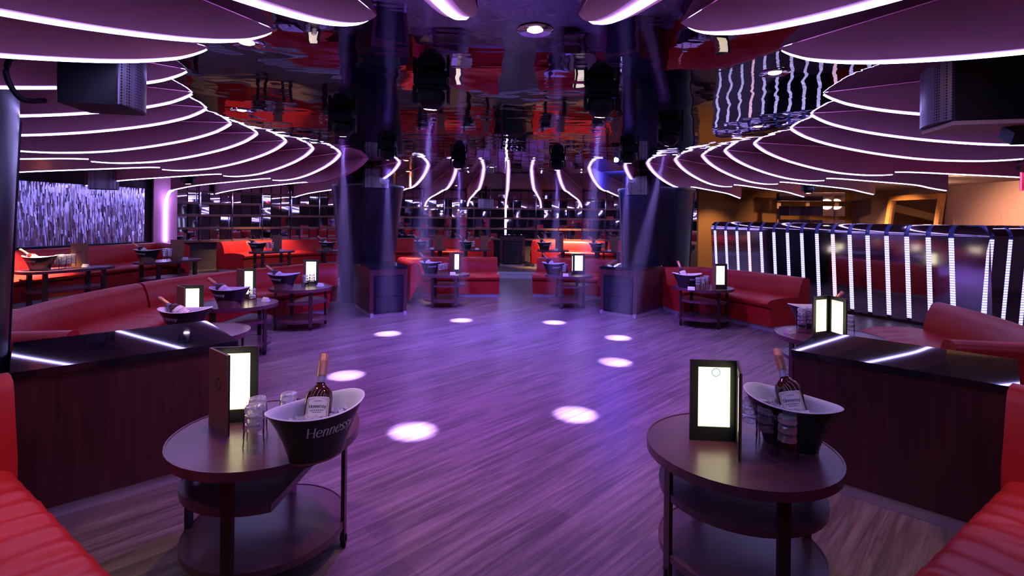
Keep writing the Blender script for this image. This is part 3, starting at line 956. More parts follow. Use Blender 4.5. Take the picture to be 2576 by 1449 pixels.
downlight(8.3, 12.8, 'warm lamp washing the wallpaper beyond the gilt mirror', 1300, 76, CEIL, tx=(10.0, 12.9, 0.9))
downlight(5.5, 13.0, 'added ceiling lamp giving the warm wash on the amber back wall', 260, 62, CEIL, tx=(5.6, 14.3, 0.75))  # added stand-in for the wall's unseen wash source, aimed low

downlight(-2.15, 1.25, 'warm recessed lamp above the banquette corner by the hidden lit menu', 42, 80)
downlight(2.15, 1.25, 'warm recessed lamp above the banquette corner by the open lit menu', 42, 80)
def moving_head(lx, ly, tx, ty, label, lz=2.205, beam=True, yaw=0.0, watts=1.0, cz=CEIL):
    r = thing('moving_head_light', label, 'stage light', (lx, ly, cz), yaw, 'black moving head lights')
    if cz < CEIL: obj('drop_pole', MB().lathe([(0.018, 0.0), (0.018, CEIL - cz - 0.001)], 10), blk, r)
    aim = Vector((tx - lx, ty - ly, -lz)).normalized()
    obj('base_plate', MB().box((0, 0, -0.018), (0.20, 0.14, 0.035)), blk, r)
    yk = obj('yoke', MB().box((0.0, 0, -0.045), (0.22, 0.05, 0.02)).box((-0.105, 0, -0.09), (0.016, 0.055, 0.11)).box((0.105, 0, -0.09), (0.016, 0.055, 0.11)), blk, r)
    M = aim.to_track_quat('-Z', 'Y').to_matrix()
    M = Matrix.Rotation(-yaw, 3, 'Z') @ M
    top = Vector((0, 0, -0.05)); 
    hd = MB().lathe([(0.055, 0.0), (0.082, -0.015), (0.09, -0.05), (0.088, -0.08), (0.07, -0.11), (0.052, -0.128), (0.049, -0.122)], 24, tuple(top), caps=(True, False), mtx=M)
    obj('head', hd, blk, r, 40)
    obj('lens', MB().lathe([(0.049, -0.121), (0.046, -0.126), (0.03, -0.131), (0.0005, -0.133)], 20, tuple(top), caps=(False, True), mtx=M), lensm, r, 60)
    lp = Vector((lx, ly, CEIL - 0.05)) + aim * 0.15
    tgt = Vector((tx, ty, 0))
    if beam:
        lamp('beam_light', 'SPOT', lp, tgt, BEAM_W * watts, (0.42, 0.30, 1.0), 0.012, 10.0, 1.0)
        lamp('wash_light', 'SPOT', lp, tgt, WASH_W * watts * (1.7 if ly > 5 else 0.9), (0.46, 0.07, 1.0) if ly < 5 else (0.20, 0.10, 1.0), 0.03, 130, 1.0)
        ln = (tgt - lp).length
        hb = MB().lathe([(0.050, -0.001), (0.050 + 0.055 * ln, -ln * 0.985)], 18, mtx=aim.to_track_quat('-Z', 'Y').to_matrix())
        ho = obj('haze', hb, haze, None, 60, tuple(lp))
        ho['kind'] = 'stuff'; ho['label'] = 'violet beam of stage haze under a moving head light'; ho['category'] = 'haze'
        ho['label'] = 'violet haze beam below the ' + label
    return r
heads = [(-0.51, 3.19, -0.676, 3.58, 'large moving head light over the front spot on the banquette side'),
         (0.58, 3.37, 0.50, 3.92, 'large moving head light over the front spot on the bar side'),
         (-1.43, 4.30, -1.545, 4.82, 'moving head light over the spot hidden by the front ice bucket'),
         (1.43, 4.66, 1.10, 5.36, 'moving head light nearest the bar-side fin tips'),
         (-1.48, 6.05, -1.57, 6.55, 'small moving head light before the banquette-side pillar'),
         (1.40, 6.15, 1.354, 6.46, 'small moving head light before the bar-side pillar'),
         (-0.74, 7.05, -0.72, 7.45, 'moving head light in front of the back fins, banquette side'),
         (0.62, 7.10, 0.624, 7.37, 'moving head light in front of the back fins, bar side')]
for h in heads: moving_head(*h)
moving_head(-5.55, 8.75, -5.5, 8.9, 'moving head light hung by the glowing wall strip', 1.98, False, cz=2.20)
moving_head(5.15, 8.9, 5.2, 9.0, 'moving head light hung above the striped bar', 1.98, False, cz=2.16)

def speaker(label, c, nrm_az, size, tilt=0.0, bottom=None, cone=False, nm='loudspeaker'):
    """box loudspeaker; local -y is the grille side"""
    wd, dp, ht = size
    r = thing(nm, label, 'loudspeaker', c, math.radians(nrm_az) + PI / 2)
    T = Matrix.Rotation(math.radians(tilt), 4, 'X')
    b = MB().rbox((0, 0, 0), (wd, dp, ht), 0.012)
    b.v = [tuple(T @ Vector(p)) for p in b.v]
    obj('cabinet', b, blk, r, 40)
    gq = MB(); n = 12
    vs = []; 
    for k in range(n + 1):
        x = -wd / 2 * 0.96 + wd * 0.96 * k / n
        bow = 0.03 * (1 - (2 * k / n - 1) ** 2)
        for z in (-ht / 2 * 0.97, ht / 2 * 0.97):
            vs.append((x, -dp / 2 - 0.004 - bow, z))
        for z in (-ht / 2 * 0.97, ht / 2 * 0.97):
            vs.append((x, -dp / 2 + 0.004, z))
    fs = []
    for k in range(n):
        a, b_ = k * 4, k * 4 + 4
        fs += [(a, b_, b_ + 1, a + 1), (a + 2, a + 3, b_ + 3, b_ + 2), (a, a + 2, b_ + 2, b_), (a + 1, b_ + 1, b_ + 3, a + 3)]
    fs += [(0, 1, 3, 2), (n * 4, n * 4 + 2, n * 4 + 3, n * 4 + 1)]
    gq.add([tuple(T @ Vector(p)) for p in vs], fs)
    obj('grille', gq, MATS['speaker_grille'], r, 40)
    if cone:
        for sx in (-0.24, 0.24):
            ck = MB().lathe([(wd * 0.17, 0.0), (wd * 0.19, 0.004), (wd * 0.21, 0.0)], 24, caps=(False, False), mtx=Matrix.Rotation(PI / 2, 3, 'X'))
            obj('cone_ring', ck, MATS['speaker_ring'], r, 60, (sx * wd, -dp / 2 - 0.036, -0.05 * ht))
    if bottom:
        bb = MB().box((0, 0.0, -ht / 2 - 0.012), (wd * 0.96, dp * 0.96, 0.02))
        bb.v = [tuple(T @ Vector(p)) for p in bb.v]
        obj('plywood_bottom', bb, plywood, r)
    bk = MB().box((0, 0, 0), (0.05, 0.05, 0.3)); 
    return r
sg = mat('speaker_grille', (0.10, 0.085, 0.12), 0.4, 0.5)
vor = nd(sg, 'ShaderNodeTexVoronoi'); vor.inputs['Scale'].default_value = 75.0
vor.inputs['Randomness'].default_value = 0.0
lk(sg, coords(sg), vor.inputs['Vector'])
lk(sg, ramp(sg, vor.outputs['Distance'], [(0.30, (0.01, 0.01, 0.014)), (0.42, (0.26, 0.22, 0.30))]), bsdf(sg).inputs['Base Color'])
mat('speaker_ring', (0.16, 0.12, 0.15), 0.4)
sp = speaker('large black loudspeaker with cable, hung by the dark near pillar', (-2.00, 2.50, 2.15), 12, (0.27, 0.25, 0.28), 0)
obj('cable', MB().tube(catmull([Vector(p) for p in ((-0.05, 0.2, 0.14), (-0.12, 0.27, 0.10), (-0.16, 0.30, -0.02), (-0.12, 0.27, -0.13), (-0.04, 0.22, -0.12))], 6), 0.012, 8), blk, sp, 60)
obj('hanger', MB().box((0, 0, 0.175), (0.06, 0.06, 0.05)), blk, sp)
sp = speaker('large black loudspeaker with bare plywood bottom hung on the bar side', (2.30, 2.56, 2.14), 166, (0.30, 0.32, 0.30), 0, bottom=True)
obj('hanger', MB().box((0, 0, 0.175), (0.06, 0.06, 0.05)), blk, sp)
obj('bracket', MB().box((0.05, 0.16, -0.215), (0.10, 0.10, 0.06), 0, 0, Matrix.Rotation(0.5, 3, 'Y')), blkmat, sp)
speaker('small twin-cone loudspeaker fixed on the banquette-side pillar', (-2.28, 8.56, 2.13), -64, (0.40, 0.16, 0.32), 0, cone=True)
speaker('small dark loudspeaker fixed on the bar-side pillar', (2.10, 8.60, 2.06), -116, (0.36, 0.16, 0.32), 0, cone=True)
sp = speaker('dark loudspeaker hung in front of the rain glass screen', (-7.3, 9.15, 2.10), -60, (0.40, 0.32, 0.34), 0)
obj('hanger', MB().box((0, 0, 0.21), (0.06, 0.06, 0.08)), blk, sp)
sp = speaker('small dark loudspeaker hung before the central mirrored shelves', (-0.72, 13.9, 1.88), -92, (0.40, 0.25, 0.26), 0)
obj('hanger', MB().box((0, 0, 0.30), (0.05, 0.05, 0.34)), blk, sp)

sgn = thing('exit_sign', 'red edge-lit acrylic exit sign at the room edge on the bar side', 'sign', (5.525, 5.55, 2.06), math.radians(-4))
obj('acrylic_panel', MB().box((0.16, 0, -0.11), (0.36, 0.012, 0.20)), signpan, sgn)
obj('mounting_box', MB().box((0.16, 0, 0.03), (0.40, 0.05, 0.05)), blk, sgn)
obj('mounting_box', MB().box((0.16, 0, 0.115), (0.40, 0.05, 0.05)), blk, sgn)
fr = MB().box((-0.018, -0.008, -0.11), (0.006, 0.012, 0.20)).box((0.16, -0.008, -0.208), (0.36, 0.012, 0.006))
obj('lit_edge', MB().box((-0.018, -0.008, -0.11), (0.006, 0.012, 0.20)), signred, sgn)
obj('lit_edge', MB().box((0.16, -0.008, -0.208), (0.36, 0.012, 0.006)), signred, sgn)
obj('lettering', letters('EXIT', lambda u, v: (0.03 + 0.26 * u, -0.008, -0.165 + 0.26 * v), 0.2, 0.16), signred, sgn)
lamp('cove_light', 'POINT', (9.0, 11.0, 2.0), (5, 5, 0), 22.0, (1.0, 0.58, 0.34), 0.15)
lamp('sign_glow', 'POINT', (5.75, 5.45, 2.05), (5, 5, 0), 5.0, (1.0, 0.05, 0.2), 0.1)
lamp('blue_pillar_glow', 'POINT', (1.80, 8.90, 2.17), (2.4, 9.4, 2.12), 45.0, (0.03, 0.07, 1.0), 0.04)

# ================================================================== TABLES AND TABLE SETTINGS
def ellpts(rx, ry, n=48, p=2.0):
    out = []
    for k in range(n):
        a = 2 * PI * k / n
        c, s_ = math.cos(a), math.sin(a)
        out.append((rx * math.copysign(abs(c) ** (2 / p), c), ry * math.copysign(abs(s_) ** (2 / p), s_)))
    return out
def clip(pts, a, d):
    """keep the side of the chord with dot(p, dir(a)) < d"""
    u = (math.cos(a), math.sin(a)); out = []
    n = len(pts)
    for i in range(n):
        p, q = pts[i], pts[(i + 1) % n]
        fp, fq = p[0] * u[0] + p[1] * u[1] - d, q[0] * u[0] + q[1] * u[1] - d
        if fp <= 0: out.append(p)
        if fp * fq < 0:
            t = fp / (fp - fq); out.append((p[0] + (q[0] - p[0]) * t, p[1] + (q[1] - p[1]) * t))
    return out
def slab(pts, z0, z1):
    """top with a fine raised rim"""
    n = len(pts); mb = MB()
    ins = [(p[0] * 0.982, p[1] * 0.982) for p in pts]
    vs = [(*p, z0) for p in pts] + [(*p, z1 + 0.003) for p in pts] + [(*p, z1 + 0.003) for p in ins] + [(*p, z1) for p in ins]
    fs = [tuple(range(n - 1, -1, -1)), tuple(3 * n + k for k in range(n))]
    for r in range(3):
        for k in range(n):
            k2 = (k + 1) % n
            fs.append((r * n + k, r * n + k2, (r + 1) * n + k2, (r + 1) * n + k))
    return mb.add(vs, fs, 0)
def round_table(label, c, rx, ry, rz, legs, cut=None, group='round three-tier cocktail tables'):
    r = thing('cocktail_table', label, 'table', (c[0], c[1], 0), rz, group)
    obj('tabletop', slab(ellpts(rx, ry), 0.505, 0.54), tabwood, r, 30)
    k = 0.86
    mid = ellpts(rx * k, ry * k)
    if cut: mid = clip(mid, cut[0], cut[1])
    obj('middle_shelf', slab(mid, 0.345, 0.372), tabwood, r, 30)
    obj('lower_shelf', slab(ellpts(rx * k, ry * k), 0.098, 0.125), tabwood, r, 30)
    for a in legs:
        a = math.radians(a)
        p = Vector((rx * k * 0.985 * math.cos(a), ry * k * 0.985 * math.sin(a)))
        tx = Vector((-rx * math.sin(a), ry * math.cos(a))); rot = math.atan2(tx.y, tx.x)
        lg = obj('leg', MB().box((0, 0, 0.271), (0.046, 0.016, 0.467)), tabedge, r, None, (p.x, p.y, 0), None)
        lg.rotation_euler = (0, 0, rot)
        cs = obj('caster', MB().lathe([(0.016, -0.011), (0.019, 0.0), (0.016, 0.011)], 14, mtx=Matrix.Rotation(PI / 2, 3, 'X')).box((0, 0, 0.024), (0.012, 0.03, 0.028)), blk, lg, 40, (0, 0, 0.019))
    return r
def long_table(label, c, a_, b_, rz):
    r = thing('oblong_table', label, 'table', (c[0], c[1], PZ), rz, 'oblong tables on the platform')
    obj('tabletop', slab(ellpts(a_, b_, 56, 2.7), 0.505, 0.54), tabwood, r, 30)
    obj('lower_shelf', slab(ellpts(a_ * .82, b_ * .82, 56, 2.7), 0.235, 0.262), tabwood, r, 30)
    for sx, sy in ((-1, 1), (1, 1), (1, -1), (-1, -1)):
        obj('leg', MB().box((0, 0, 0.2525), (0.055, 0.04, 0.505)), tabedge, r, None, (sx * a_ * 0.62, sy * b_ * 0.66, 0))
    return r

# ---- ice bucket
def b_rim(th): return 0.186 + 0.022 * abs(math.cos(th)) ** 2.2
BA0, BA1, BB0, BB1 = 0.112, 0.200, 0.082, 0.128
def b_pt(th, z, off=0.0):
    t = max(0.0, min(1.0, z / b_rim(th)))
    e = 1.0 + 0.55 * abs(math.cos(th)) ** 2
    a = BA0 + (BA1 - BA0) * t ** e + off
    b = BB0 + (BB1 - BB0) * t ** 1.05 + off
    return Vector((a * math.cos(th), b * math.sin(th), z))
NB = 56
def zlow(th): return 0.008 + 0.075 * max(0.0, math.sin(th)) ** 0.7
def bucket_meshes():
    sh, ft, ln = MB(), MB(), MB()
    rows = 9
    vs = []; fs = []
    for i in range(NB):
        th = 2 * PI * i / NB
        for j in range(rows + 1):
            z = zlow(th) + (b_rim(th) - zlow(th)) * j / rows
            vs.append(b_pt(th, z))
    for i in range(NB):
        i2 = (i + 1) % NB
        for j in range(rows):
            fs.append((i * (rows + 1) + j, i2 * (rows + 1) + j, i2 * (rows + 1) + j + 1, i * (rows + 1) + j + 1))
    sh.add(vs, fs)
    vs = []; fs = []
    for i in range(NB):
        th = 2 * PI * i / NB
        for z in (0.0, 0.004, 0.05, 0.10):
            vs.append(b_pt(th, z, -0.004 if z > 0.004 else -0.001))
    for i in range(NB):
        i2 = (i + 1) % NB
        for j in range(3):
            fs.append((i * 4 + j, i2 * 4 + j, i2 * 4 + j + 1, i * 4 + j + 1))
    fs.append(tuple(i * 4 for i in range(NB - 1, -1, -1)))
    ft.add(vs, fs)
    vs = []; fs = []
    for i in range(NB):
        th = 2 * PI * i / NB
        zr = b_rim(th)
        col_ = [b_pt(th, zr, 0.0005), b_pt(th, zr, 0.003) + Vector((0, 0, 0.003)), b_pt(th, zr, -0.002) + Vector((0, 0, 0.006)), b_pt(th, zr, -0.008) + Vector((0, 0, 0.002))]
        for q in (0.92, 0.84, 0.76, 0.68, 0.6, 0.52, 0.44, 0.36, 0.28):
            col_.append(b_pt(th, zr * q, -0.009))
        col_.append(b_pt(th, 0.035, -0.02) * 1.0)
        vs += col_
    m = 14
    for i in range(NB):
        i2 = (i + 1) % NB
        for j in range(m - 1):
            fs.append((i * m + j, i2 * m + j, i2 * m + j + 1, i * m + j + 1))
    fs.append(tuple(i * m + m - 1 for i in range(NB)))
    ln.add(vs, fs)
    def word(th0, wd, z0, sgn):
        # text on the shell around angle th0, upright, read from outside
        def mp(u, v):
            s_ = (u - 0.5) * wd
            th = th0
            # walk along the rim curve
            n_ = 8
            for _ in range(n_):
                p1 = b_pt(th, 0.13); p2 = b_pt(th + 0.01, 0.13)
                th += 0.01 * (s_ / n_) / max(1e-4, (p2 - p1).length) 
            z = z0 + v * wd
            # lean with the bowed rim
            z += (b_rim(th) - b_rim(th0)) * 0.8
            return b_pt(th, z, 0.0016)
        return letters('Hennessy', mp, 0.19, 0.085, 0.22)
    ws = [word(1.5 * PI - 0.02, 0.20, 0.115, 1), word(1.5 * PI - 0.50, 0.15, 0.125, 1), word(1.5 * PI + 0.50, 0.14, 0.120, 1), word(0.5 * PI - 0.50, 0.155, 0.125, 1), word(1.5 * PI - 0.20, 0.135, 0.134, 1)]
    return [sh.mesh('shell', bblack, 60), ft.mesh('foot_band', bamber, 60), ln.mesh('liner', bwhite, 60)] + [q.mesh('lettering', bink) for q in ws]
BM_ = bucket_meshes()
# ---- ice
def ice_mesh():
    mb = MB(); rnd = random.Random(11)
    for k in range(95):
        t = rnd.uniform(0, 2 * PI); q = math.sqrt(rnd.random())
        x, y = 0.118 * q * math.cos(t), 0.076 * q * math.sin(t)
        z = 0.106 + rnd.uniform(0, 0.03) + 0.018 * (1 - q) + 0.02 * abs(x) / .15
        s_ = rnd.uniform(0.009, 0.019)
        R = Matrix.Rotation(rnd.uniform(0, 6), 3, 'X') @ Matrix.Rotation(rnd.uniform(0, 6), 3, 'Y') @ Matrix.Rotation(rnd.uniform(0, 6), 3, 'Z')
        vs = [R @ Vector((sx * s_ * rnd.uniform(.6, 1.2), sy * s_ * rnd.uniform(.6, 1.1), sz * s_ * rnd.uniform(.5, 1))) + Vector((x, y, z)) for sx in (-1, 1) for sy in (-1, 1) for sz in (-1, 1)]
        mb.add(vs, [(0, 1, 3, 2), (4, 6, 7, 5), (0, 4, 5, 1), (2, 3, 7, 6), (0, 2, 6, 4), (1, 5, 7, 3)])
    n = 32
    mb.add([(0.124 * math.cos(2 * PI * k / n), 0.082 * math.sin(2 * PI * k / n), 0.104) for k in range(n)], [tuple(range(n))])
    return mb.mesh('ice', icem)
ICE = ice_mesh()
# ---- cognac bottle (local z up, label faces -y)
def bottle_meshes():
    body = MB().lathe([(0.044, 0.0), (0.049, 0.004), (0.0515, 0.02), (0.053, 0.10), (0.0535, 0.150), (0.050, 0.170), (0.040, 0.186), (0.026, 0.198), (0.0195, 0.208)], 32, sy=0.78)
    neck = MB().lathe([(0.0195, 0.208), (0.0165, 0.222), (0.0155, 0.240)], 24, caps=(False, True))
    cap = MB().lathe([(0.0168, 0.238), (0.0178, 0.242), (0.0180, 0.300), (0.0186, 0.302), (0.0186, 0.306), (0.0180, 0.308), (0.0182, 0.330), (0.0170, 0.334)], 24)
    def lp(x, z, off=0.0012):
        a = x / 0.0535
        return Vector(((0.0535 + off) * math.sin(a), -(0.0535 * 0.78 + off) * math.cos(a), z))
    lab = MB(); n = 16; vs = []; fs = []
    x0, x1, z0, z1 = -0.048, 0.048, 0.045, 0.142
    for i in range(n + 1):
        x = x0 + (x1 - x0) * i / n
        e = 0.006 * (1 if i in (0, n) else 0)
        vs += [lp(x, z0 + e), lp(x, z1 - e)]
    for i in range(n): fs.append((2 * i, 2 * i + 2, 2 * i + 3, 2 * i + 1))
    lab.add(vs, fs)
    word = letters('Hennessy', lambda u, v: lp(-0.034 + 0.068 * u, 0.097 + v * 0.068, 0.0022), 0.25, 0.11)
    small = MB()
    for zc, wd in ((0.086, 0.052), (0.078, 0.034), (0.122, 0.030), (0.058, 0.036)):
        for k in range(7):
            xa = -wd / 2 + wd * k / 7
            xb = xa + wd / 7 * 0.62
            small.add([lp(xa, zc, .0022), lp(xb, zc, .0022), lp(xb, zc + .0032, .0022), lp(xa, zc + .0032, .0022)], [(0, 1, 2, 3)])
    orn = MB()
    def curl(cx, cz, r):
        for k in range(10):
            a, b = 2 * PI * k / 10, 2 * PI * (k + 1) / 10
            orn.add([lp(cx + math.cos(t) * q, cz + math.sin(t) * q, .002) for t, q in ((a, r * .55), (a, r), (b, r), (b, r * .55))], [(0, 1, 2, 3)])
    for sx in (-1, 1):
        for k in range(9): curl(sx * (0.0405 + 0.0012 * math.sin(k * 2)), 0.062 + 0.0088 * k, 0.0042)
        for k in range(3): curl(sx * (0.034 - 0.009 * k), 0.1325 + 0.001 * k, 0.0036 - .0006 * k); curl(sx * (0.034 - 0.009 * k), 0.0635 - .001 * k, 0.0036 - .0005 * k)
    curl(0, 0.0640, 0.005)
    return body.mesh('glass_body', cognac, 50), neck.mesh('neck', neckg, 50), cap.mesh('capsule', copper, 40), lab.mesh('paper_label', labelp, 60), word.mesh('lettering', inkdark), small.mesh('small_print', inkdark), orn.mesh('ornament', inkgold)
BT = bottle_meshes()
# ---- tumbler, upside down (rim on the table)
def tumbler():
    mb = MB()
    pr = [(0.0420, 0.0), (0.0345, 0.0985), (0.0330, 0.1)]
    n = 20
    mb.lathe([(0.0398, 0.0), (0.0420, 0.0), (0.0363, 0.0735)], n, caps=(False, False), mi=0)
    mb.lathe([(0.0345, 0.0735), (0.0398, 0.0)], n, caps=(False, False), mi=0)
    mb.lathe([(0.0300, 0.0745), (0.0345, 0.0738), (0.0363, 0.0752), (0.0348, 0.094), (0.0325, 0.0995), (0.027, 0.1), (0.020, 0.0965)], n, mi=1)
    return mb.mesh('tumbler', [glassw, glassb], 50)
TUM = tumbler()
# ---- reserved tent
TENT = MB().add([(-0.045, -0.026, 0), (0.045, -0.026, 0), (0.045, 0.026, 0), (-0.045, 0.026, 0), (-0.045, 0, 0.045), (0.045, 0, 0.045)], [(0, 1, 5, 4), (2, 3, 4, 5), (0, 4, 3), (1, 2, 5), (0, 3, 2, 1)]).mesh('card', tentp)
def tent_text():
    def mp(u, v):
        t = 0.25 + 0.5 * (v * 0.55)
        return Vector((-0.034 + 0.068 * u, -0.026 * (1 - t * 0.9) - 0.001, 0.045 * t * 0.9 + 0.004))
    return letters('Reserved', lambda u, v: mp(u, v / 0.26), 0.2, 0.1).mesh('lettering', MATS['tent_ink'])
mat('tent_ink', (0.10, 0.13, 0.30), 0.6)
TTX = tent_text()

# ---- two-panel menu stand; panels run from the fold along local +x
def panel_meshes():
    wd, ht = 0.205, 0.35
    cov = MB().box((wd / 2, 0.0025, ht / 2), (wd, 0.005, ht)).mesh('cover', coverwood)
    # inner frame with opening
    fr = MB(); b, tb, bb = 0.034, 0.030, 0.060
    for c, s_ in (((b / 2, -0.0035, ht / 2), (b, 0.007, ht)), ((wd - b / 2, -0.0035, ht / 2), (b, 0.007, ht)),
                  ((wd / 2, -0.0035, bb / 2), (wd - 2 * b, 0.007, bb)), ((wd / 2, -0.0035, ht - tb / 2), (wd - 2 * b, 0.007, tb))):
        fr.box(c, s_)
    fr = fr.mesh('inner_frame', blkmat)
    pg = MB().add([(b, -0.001, bb), (wd - b, -0.001, bb), (wd - b, -0.001, ht - tb), (b, -0.001, ht - tb)], [(0, 1, 2, 3)]).mesh('lit_page', page)
    def lg(cx, cz, y, r, flip=1):
        mp = lambda u, v: Vector((cx + flip * u, y, cz + v))
        a = ring2(mp, r, r * 0.16)
        # tail like a small comma under the ring
        for k in range(5):
            u0 = r * (0.55 - 0.16 * k); 
            a.add([mp(u0, -r * (0.86 + .10 * k)), mp(u0 - r * .17, -r * (0.96 + .10 * k)), mp(u0 - r * .17, -r * (1.12 + .08 * k)), mp(u0, -r * (1.10 + .08 * k))], [(0, 1, 2, 3)])
        # small "2" beside
        pts = catmull([(1.22 * r, .25 * r), (1.42 * r, .45 * r), (1.66 * r, .25 * r), (1.5 * r, -.1 * r), (1.22 * r, -.45 * r)], 4) + [Vector((1.75 * r, -.45 * r))]
        for p, q in zip(pts, pts[1:]):
            t = (q - p); t = Vector((-t.y, t.x)).normalized() * r * 0.06
            a.add([mp(*(p + t)), mp(*(p - t)), mp(*(q - t)), mp(*(q + t))], [(0, 1, 2, 3)])
        return a
    out = lg(wd * 0.55, ht * 0.60, 0.0056, 0.023, -1).mesh('emblem', inkdark)
    out2 = lg(wd * 0.45, ht * 0.60, 0.0056, 0.023, -1).mesh('emblem', inkdark)
    inn_ = lg(wd * 0.46, ht * 0.845, -0.0016, 0.017, 1).mesh('emblem', pageink)
    return cov, fr, pg, out, inn_, wd, ht
PM = panel_meshes()
MIR = Matrix.Scale(-1, 4, Vector((0, 1, 0)))
def mirror_mesh(me):
    m2 = me.copy(); m2.transform(MIR); m2.flip_normals(); return m2
PMM = [mirror_mesh(x) for x in PM[:5]]
def menu(label, fold, z, dirA, dirB, emblem_in=False, group='folding lit menus'):
    """inside faces look into the angle that turns from dirA counter-clockwise to dirB"""
    r = thing('menu_stand', label, 'menu', (fold[0], fold[1], z), 0, group)
    for dr, ms in ((dirA, PMM), (dirB, PM[:5])):
        # un-mirrored: inner face is local -y; mirrored: inner face is local +y
        o = put('cover', ms[0], r); o.rotation_euler = (0, 0, math.radians(dr))
        put('inner_frame', ms[1], o); put('lit_page', ms[2], o); put('emblem', ms[3], o)
        if emblem_in: put('emblem', ms[4], o)
    return r

def place_bucket(label, c, z, rz, flip, lid, grp='black ice buckets'):
    r = thing('ice_bucket', label, 'ice bucket', (c[0], c[1], z), rz + (PI if flip else 0), grp)
    put('shell', BM_[0], r); put('foot_band', BM_[1], r); put('liner', BM_[2], r)
    put('lettering', BM_[3 + lid], r)
    return r
def place_bottle(label, base, axis, face, grp='cognac bottles in ice buckets'):
    zc = Vector(axis).normalized()
    f = Vector(face); f = (f - zc * f.dot(zc)).normalized()
    yc = -f; xc = yc.cross(zc)
    M = Matrix((xc, yc, zc)).transposed().to_4x4()
    r = thing('cognac_bottle', label, 'bottle', base, 0, grp)
    r.rotation_euler = M.to_euler()
    b = put('glass_body', BT[0], r); put('neck', BT[1], r); put('capsule', BT[2], r)
    l = put('paper_label', BT[3], r); put('lettering', BT[4], l); put('small_print', BT[5], l); put('ornament', BT[6], l)
    return r
TIER = ['bottom', 'second', 'third', 'topmost']
def place_stack(p, z, n, where, tname):
    for k in range(n):
        tier = TIER[k] if k < n - 1 else 'topmost'
        o = put('tumbler', TUM, None, (p[0], p[1], z + 0.0365 * k))
        o.rotation_euler = (0, 0, (p[0] * 37 + k) % 6.28)
        tag(o, f'{tier} upturned tumbler, {where} stack, on {tname}', 'glass', f'stacked tumblers on {tname}')
def place_tent(label, p, z, rz):
    r = thing('reserved_tent', label, 'table sign', (p[0], p[1], z), rz, 'reserved tent cards')
    put('card', TENT, r); put('lettering', TTX, r)

# specification: name, table builder args, bucket, bottle, menu, stacks, tent
ZT = 0.543
T = []
T.append(dict(n='the front table on the banquette side', lab='round cocktail table with cut-away middle shelf, front on the banquette side', c=(-1.08, 2.29), rx=.392, ry=.392, rz=.1, legs=(0, 90, 180, 265), cut=(-0.15, .17),
     b=(-.775, 2.06), brz=.88, flip=False, lid=0, base=(-.775, 2.035, .085), ax=(-.035, .19, .27), face=(.30, -1, .25),
     menu=(-1.378, 2.35), dA=-40, dB=12, stacks=[((-1.06, 2.12), 3, 'front'), ((-1.09, 2.21), 3, 'hidden rear'), ((-.98, 2.27), 3, 'bucket-side')], tent=None))
T.append(dict(n='the front table on the bar side', lab='round cocktail table with full middle shelf, front on the bar side', c=(.98, 2.18), rx=.385, ry=.375, rz=.1, legs=(5, 95, 185, 268), cut=None,
     b=(1.20, 2.19), brz=-1.0, flip=False, lid=4, base=(1.225, 2.17, .085), ax=(-.01, .16, .27), face=(-.45, -1, .25),
     menu=(.99, 2.225), dA=176, dB=249, emb=True, stacks=[((1.06, 2.26), 3, 'rear'), ((1.085, 2.165), 3, 'middle'), ((1.12, 2.065), 3, 'front')], tent=None))
T.append(dict(n="the long banquette's first table", lab='cocktail table half hidden behind the counter by the long banquette', c=(-2.56, 4.19), rx=.39, ry=.37, rz=0, legs=(20, 110, 200, 290), cut=(2.6, .1),
     b=(-2.62, 4.12), brz=.12, flip=False, lid=1, base=(-2.58, 4.12, .115), ax=(-.23, .04, .13), face=(.25, -.7, .9),
     menu=(-2.87, 4.40), dA=-42, dB=14, stacks=[], tent=None))
T.append(dict(n="the long banquette's second table", lab='middle one of the three cocktail tables along the long banquette', c=(-2.97, 5.57), rx=.40, ry=.38, rz=.2, legs=(-25, 65, 155, 245), cut=(2.9, .05),
     b=(-2.93, 5.33), brz=.10, flip=True, lid=3, base=(-2.90, 5.32, .115), ax=(-.23, .04, .145), face=(.25, -.7, .9),
     menu=(-3.12, 5.82), dA=-42, dB=10, stacks=[((-2.77, 5.48), 3, 'bucket-side')], tent=((-2.74, 5.72), -.5)))
T.append(dict(n="the long banquette's third table", lab='last cocktail table along the long banquette, nearest the pillar', c=(-2.83, 6.89), rx=.40, ry=.36, rz=.2, legs=(-60, 30, 120, 215), cut=(2.9, .05),
     b=(-2.97, 6.68), brz=.15, flip=True, lid=3, base=(-2.94, 6.67, .115), ax=(-.23, .04, .15), face=(.25, -.7, .9),
     menu=(-2.89, 7.12), dA=-62, dB=4, stacks=[((-2.74, 6.80), 3, 'front'), ((-2.70, 6.93), 3, 'rear')], tent=((-2.60, 6.98), -.4)))
T.append(dict(n='the aisle table on the banquette side', lab='oval cocktail table beside the central aisle on the banquette side', c=(-1.12, 8.68), rx=.415, ry=.34, rz=0, legs=(-120, -55, 60, 125), cut=(2.9, .17),
     b=(-1.37, 8.66), brz=-.35, flip=False, lid=2, base=(-1.34, 8.65, .105), ax=(-.17, .03, .19), face=(.3, -1, .5),
     menu=(-1.08, 8.86), dA=-58, dB=-3, stacks=[((-1.20, 8.56), 3, 'front'), ((-1.16, 8.66), 3, 'middle'), ((-1.12, 8.76), 3, 'rear')], tent=((-.98, 8.56), .0)))
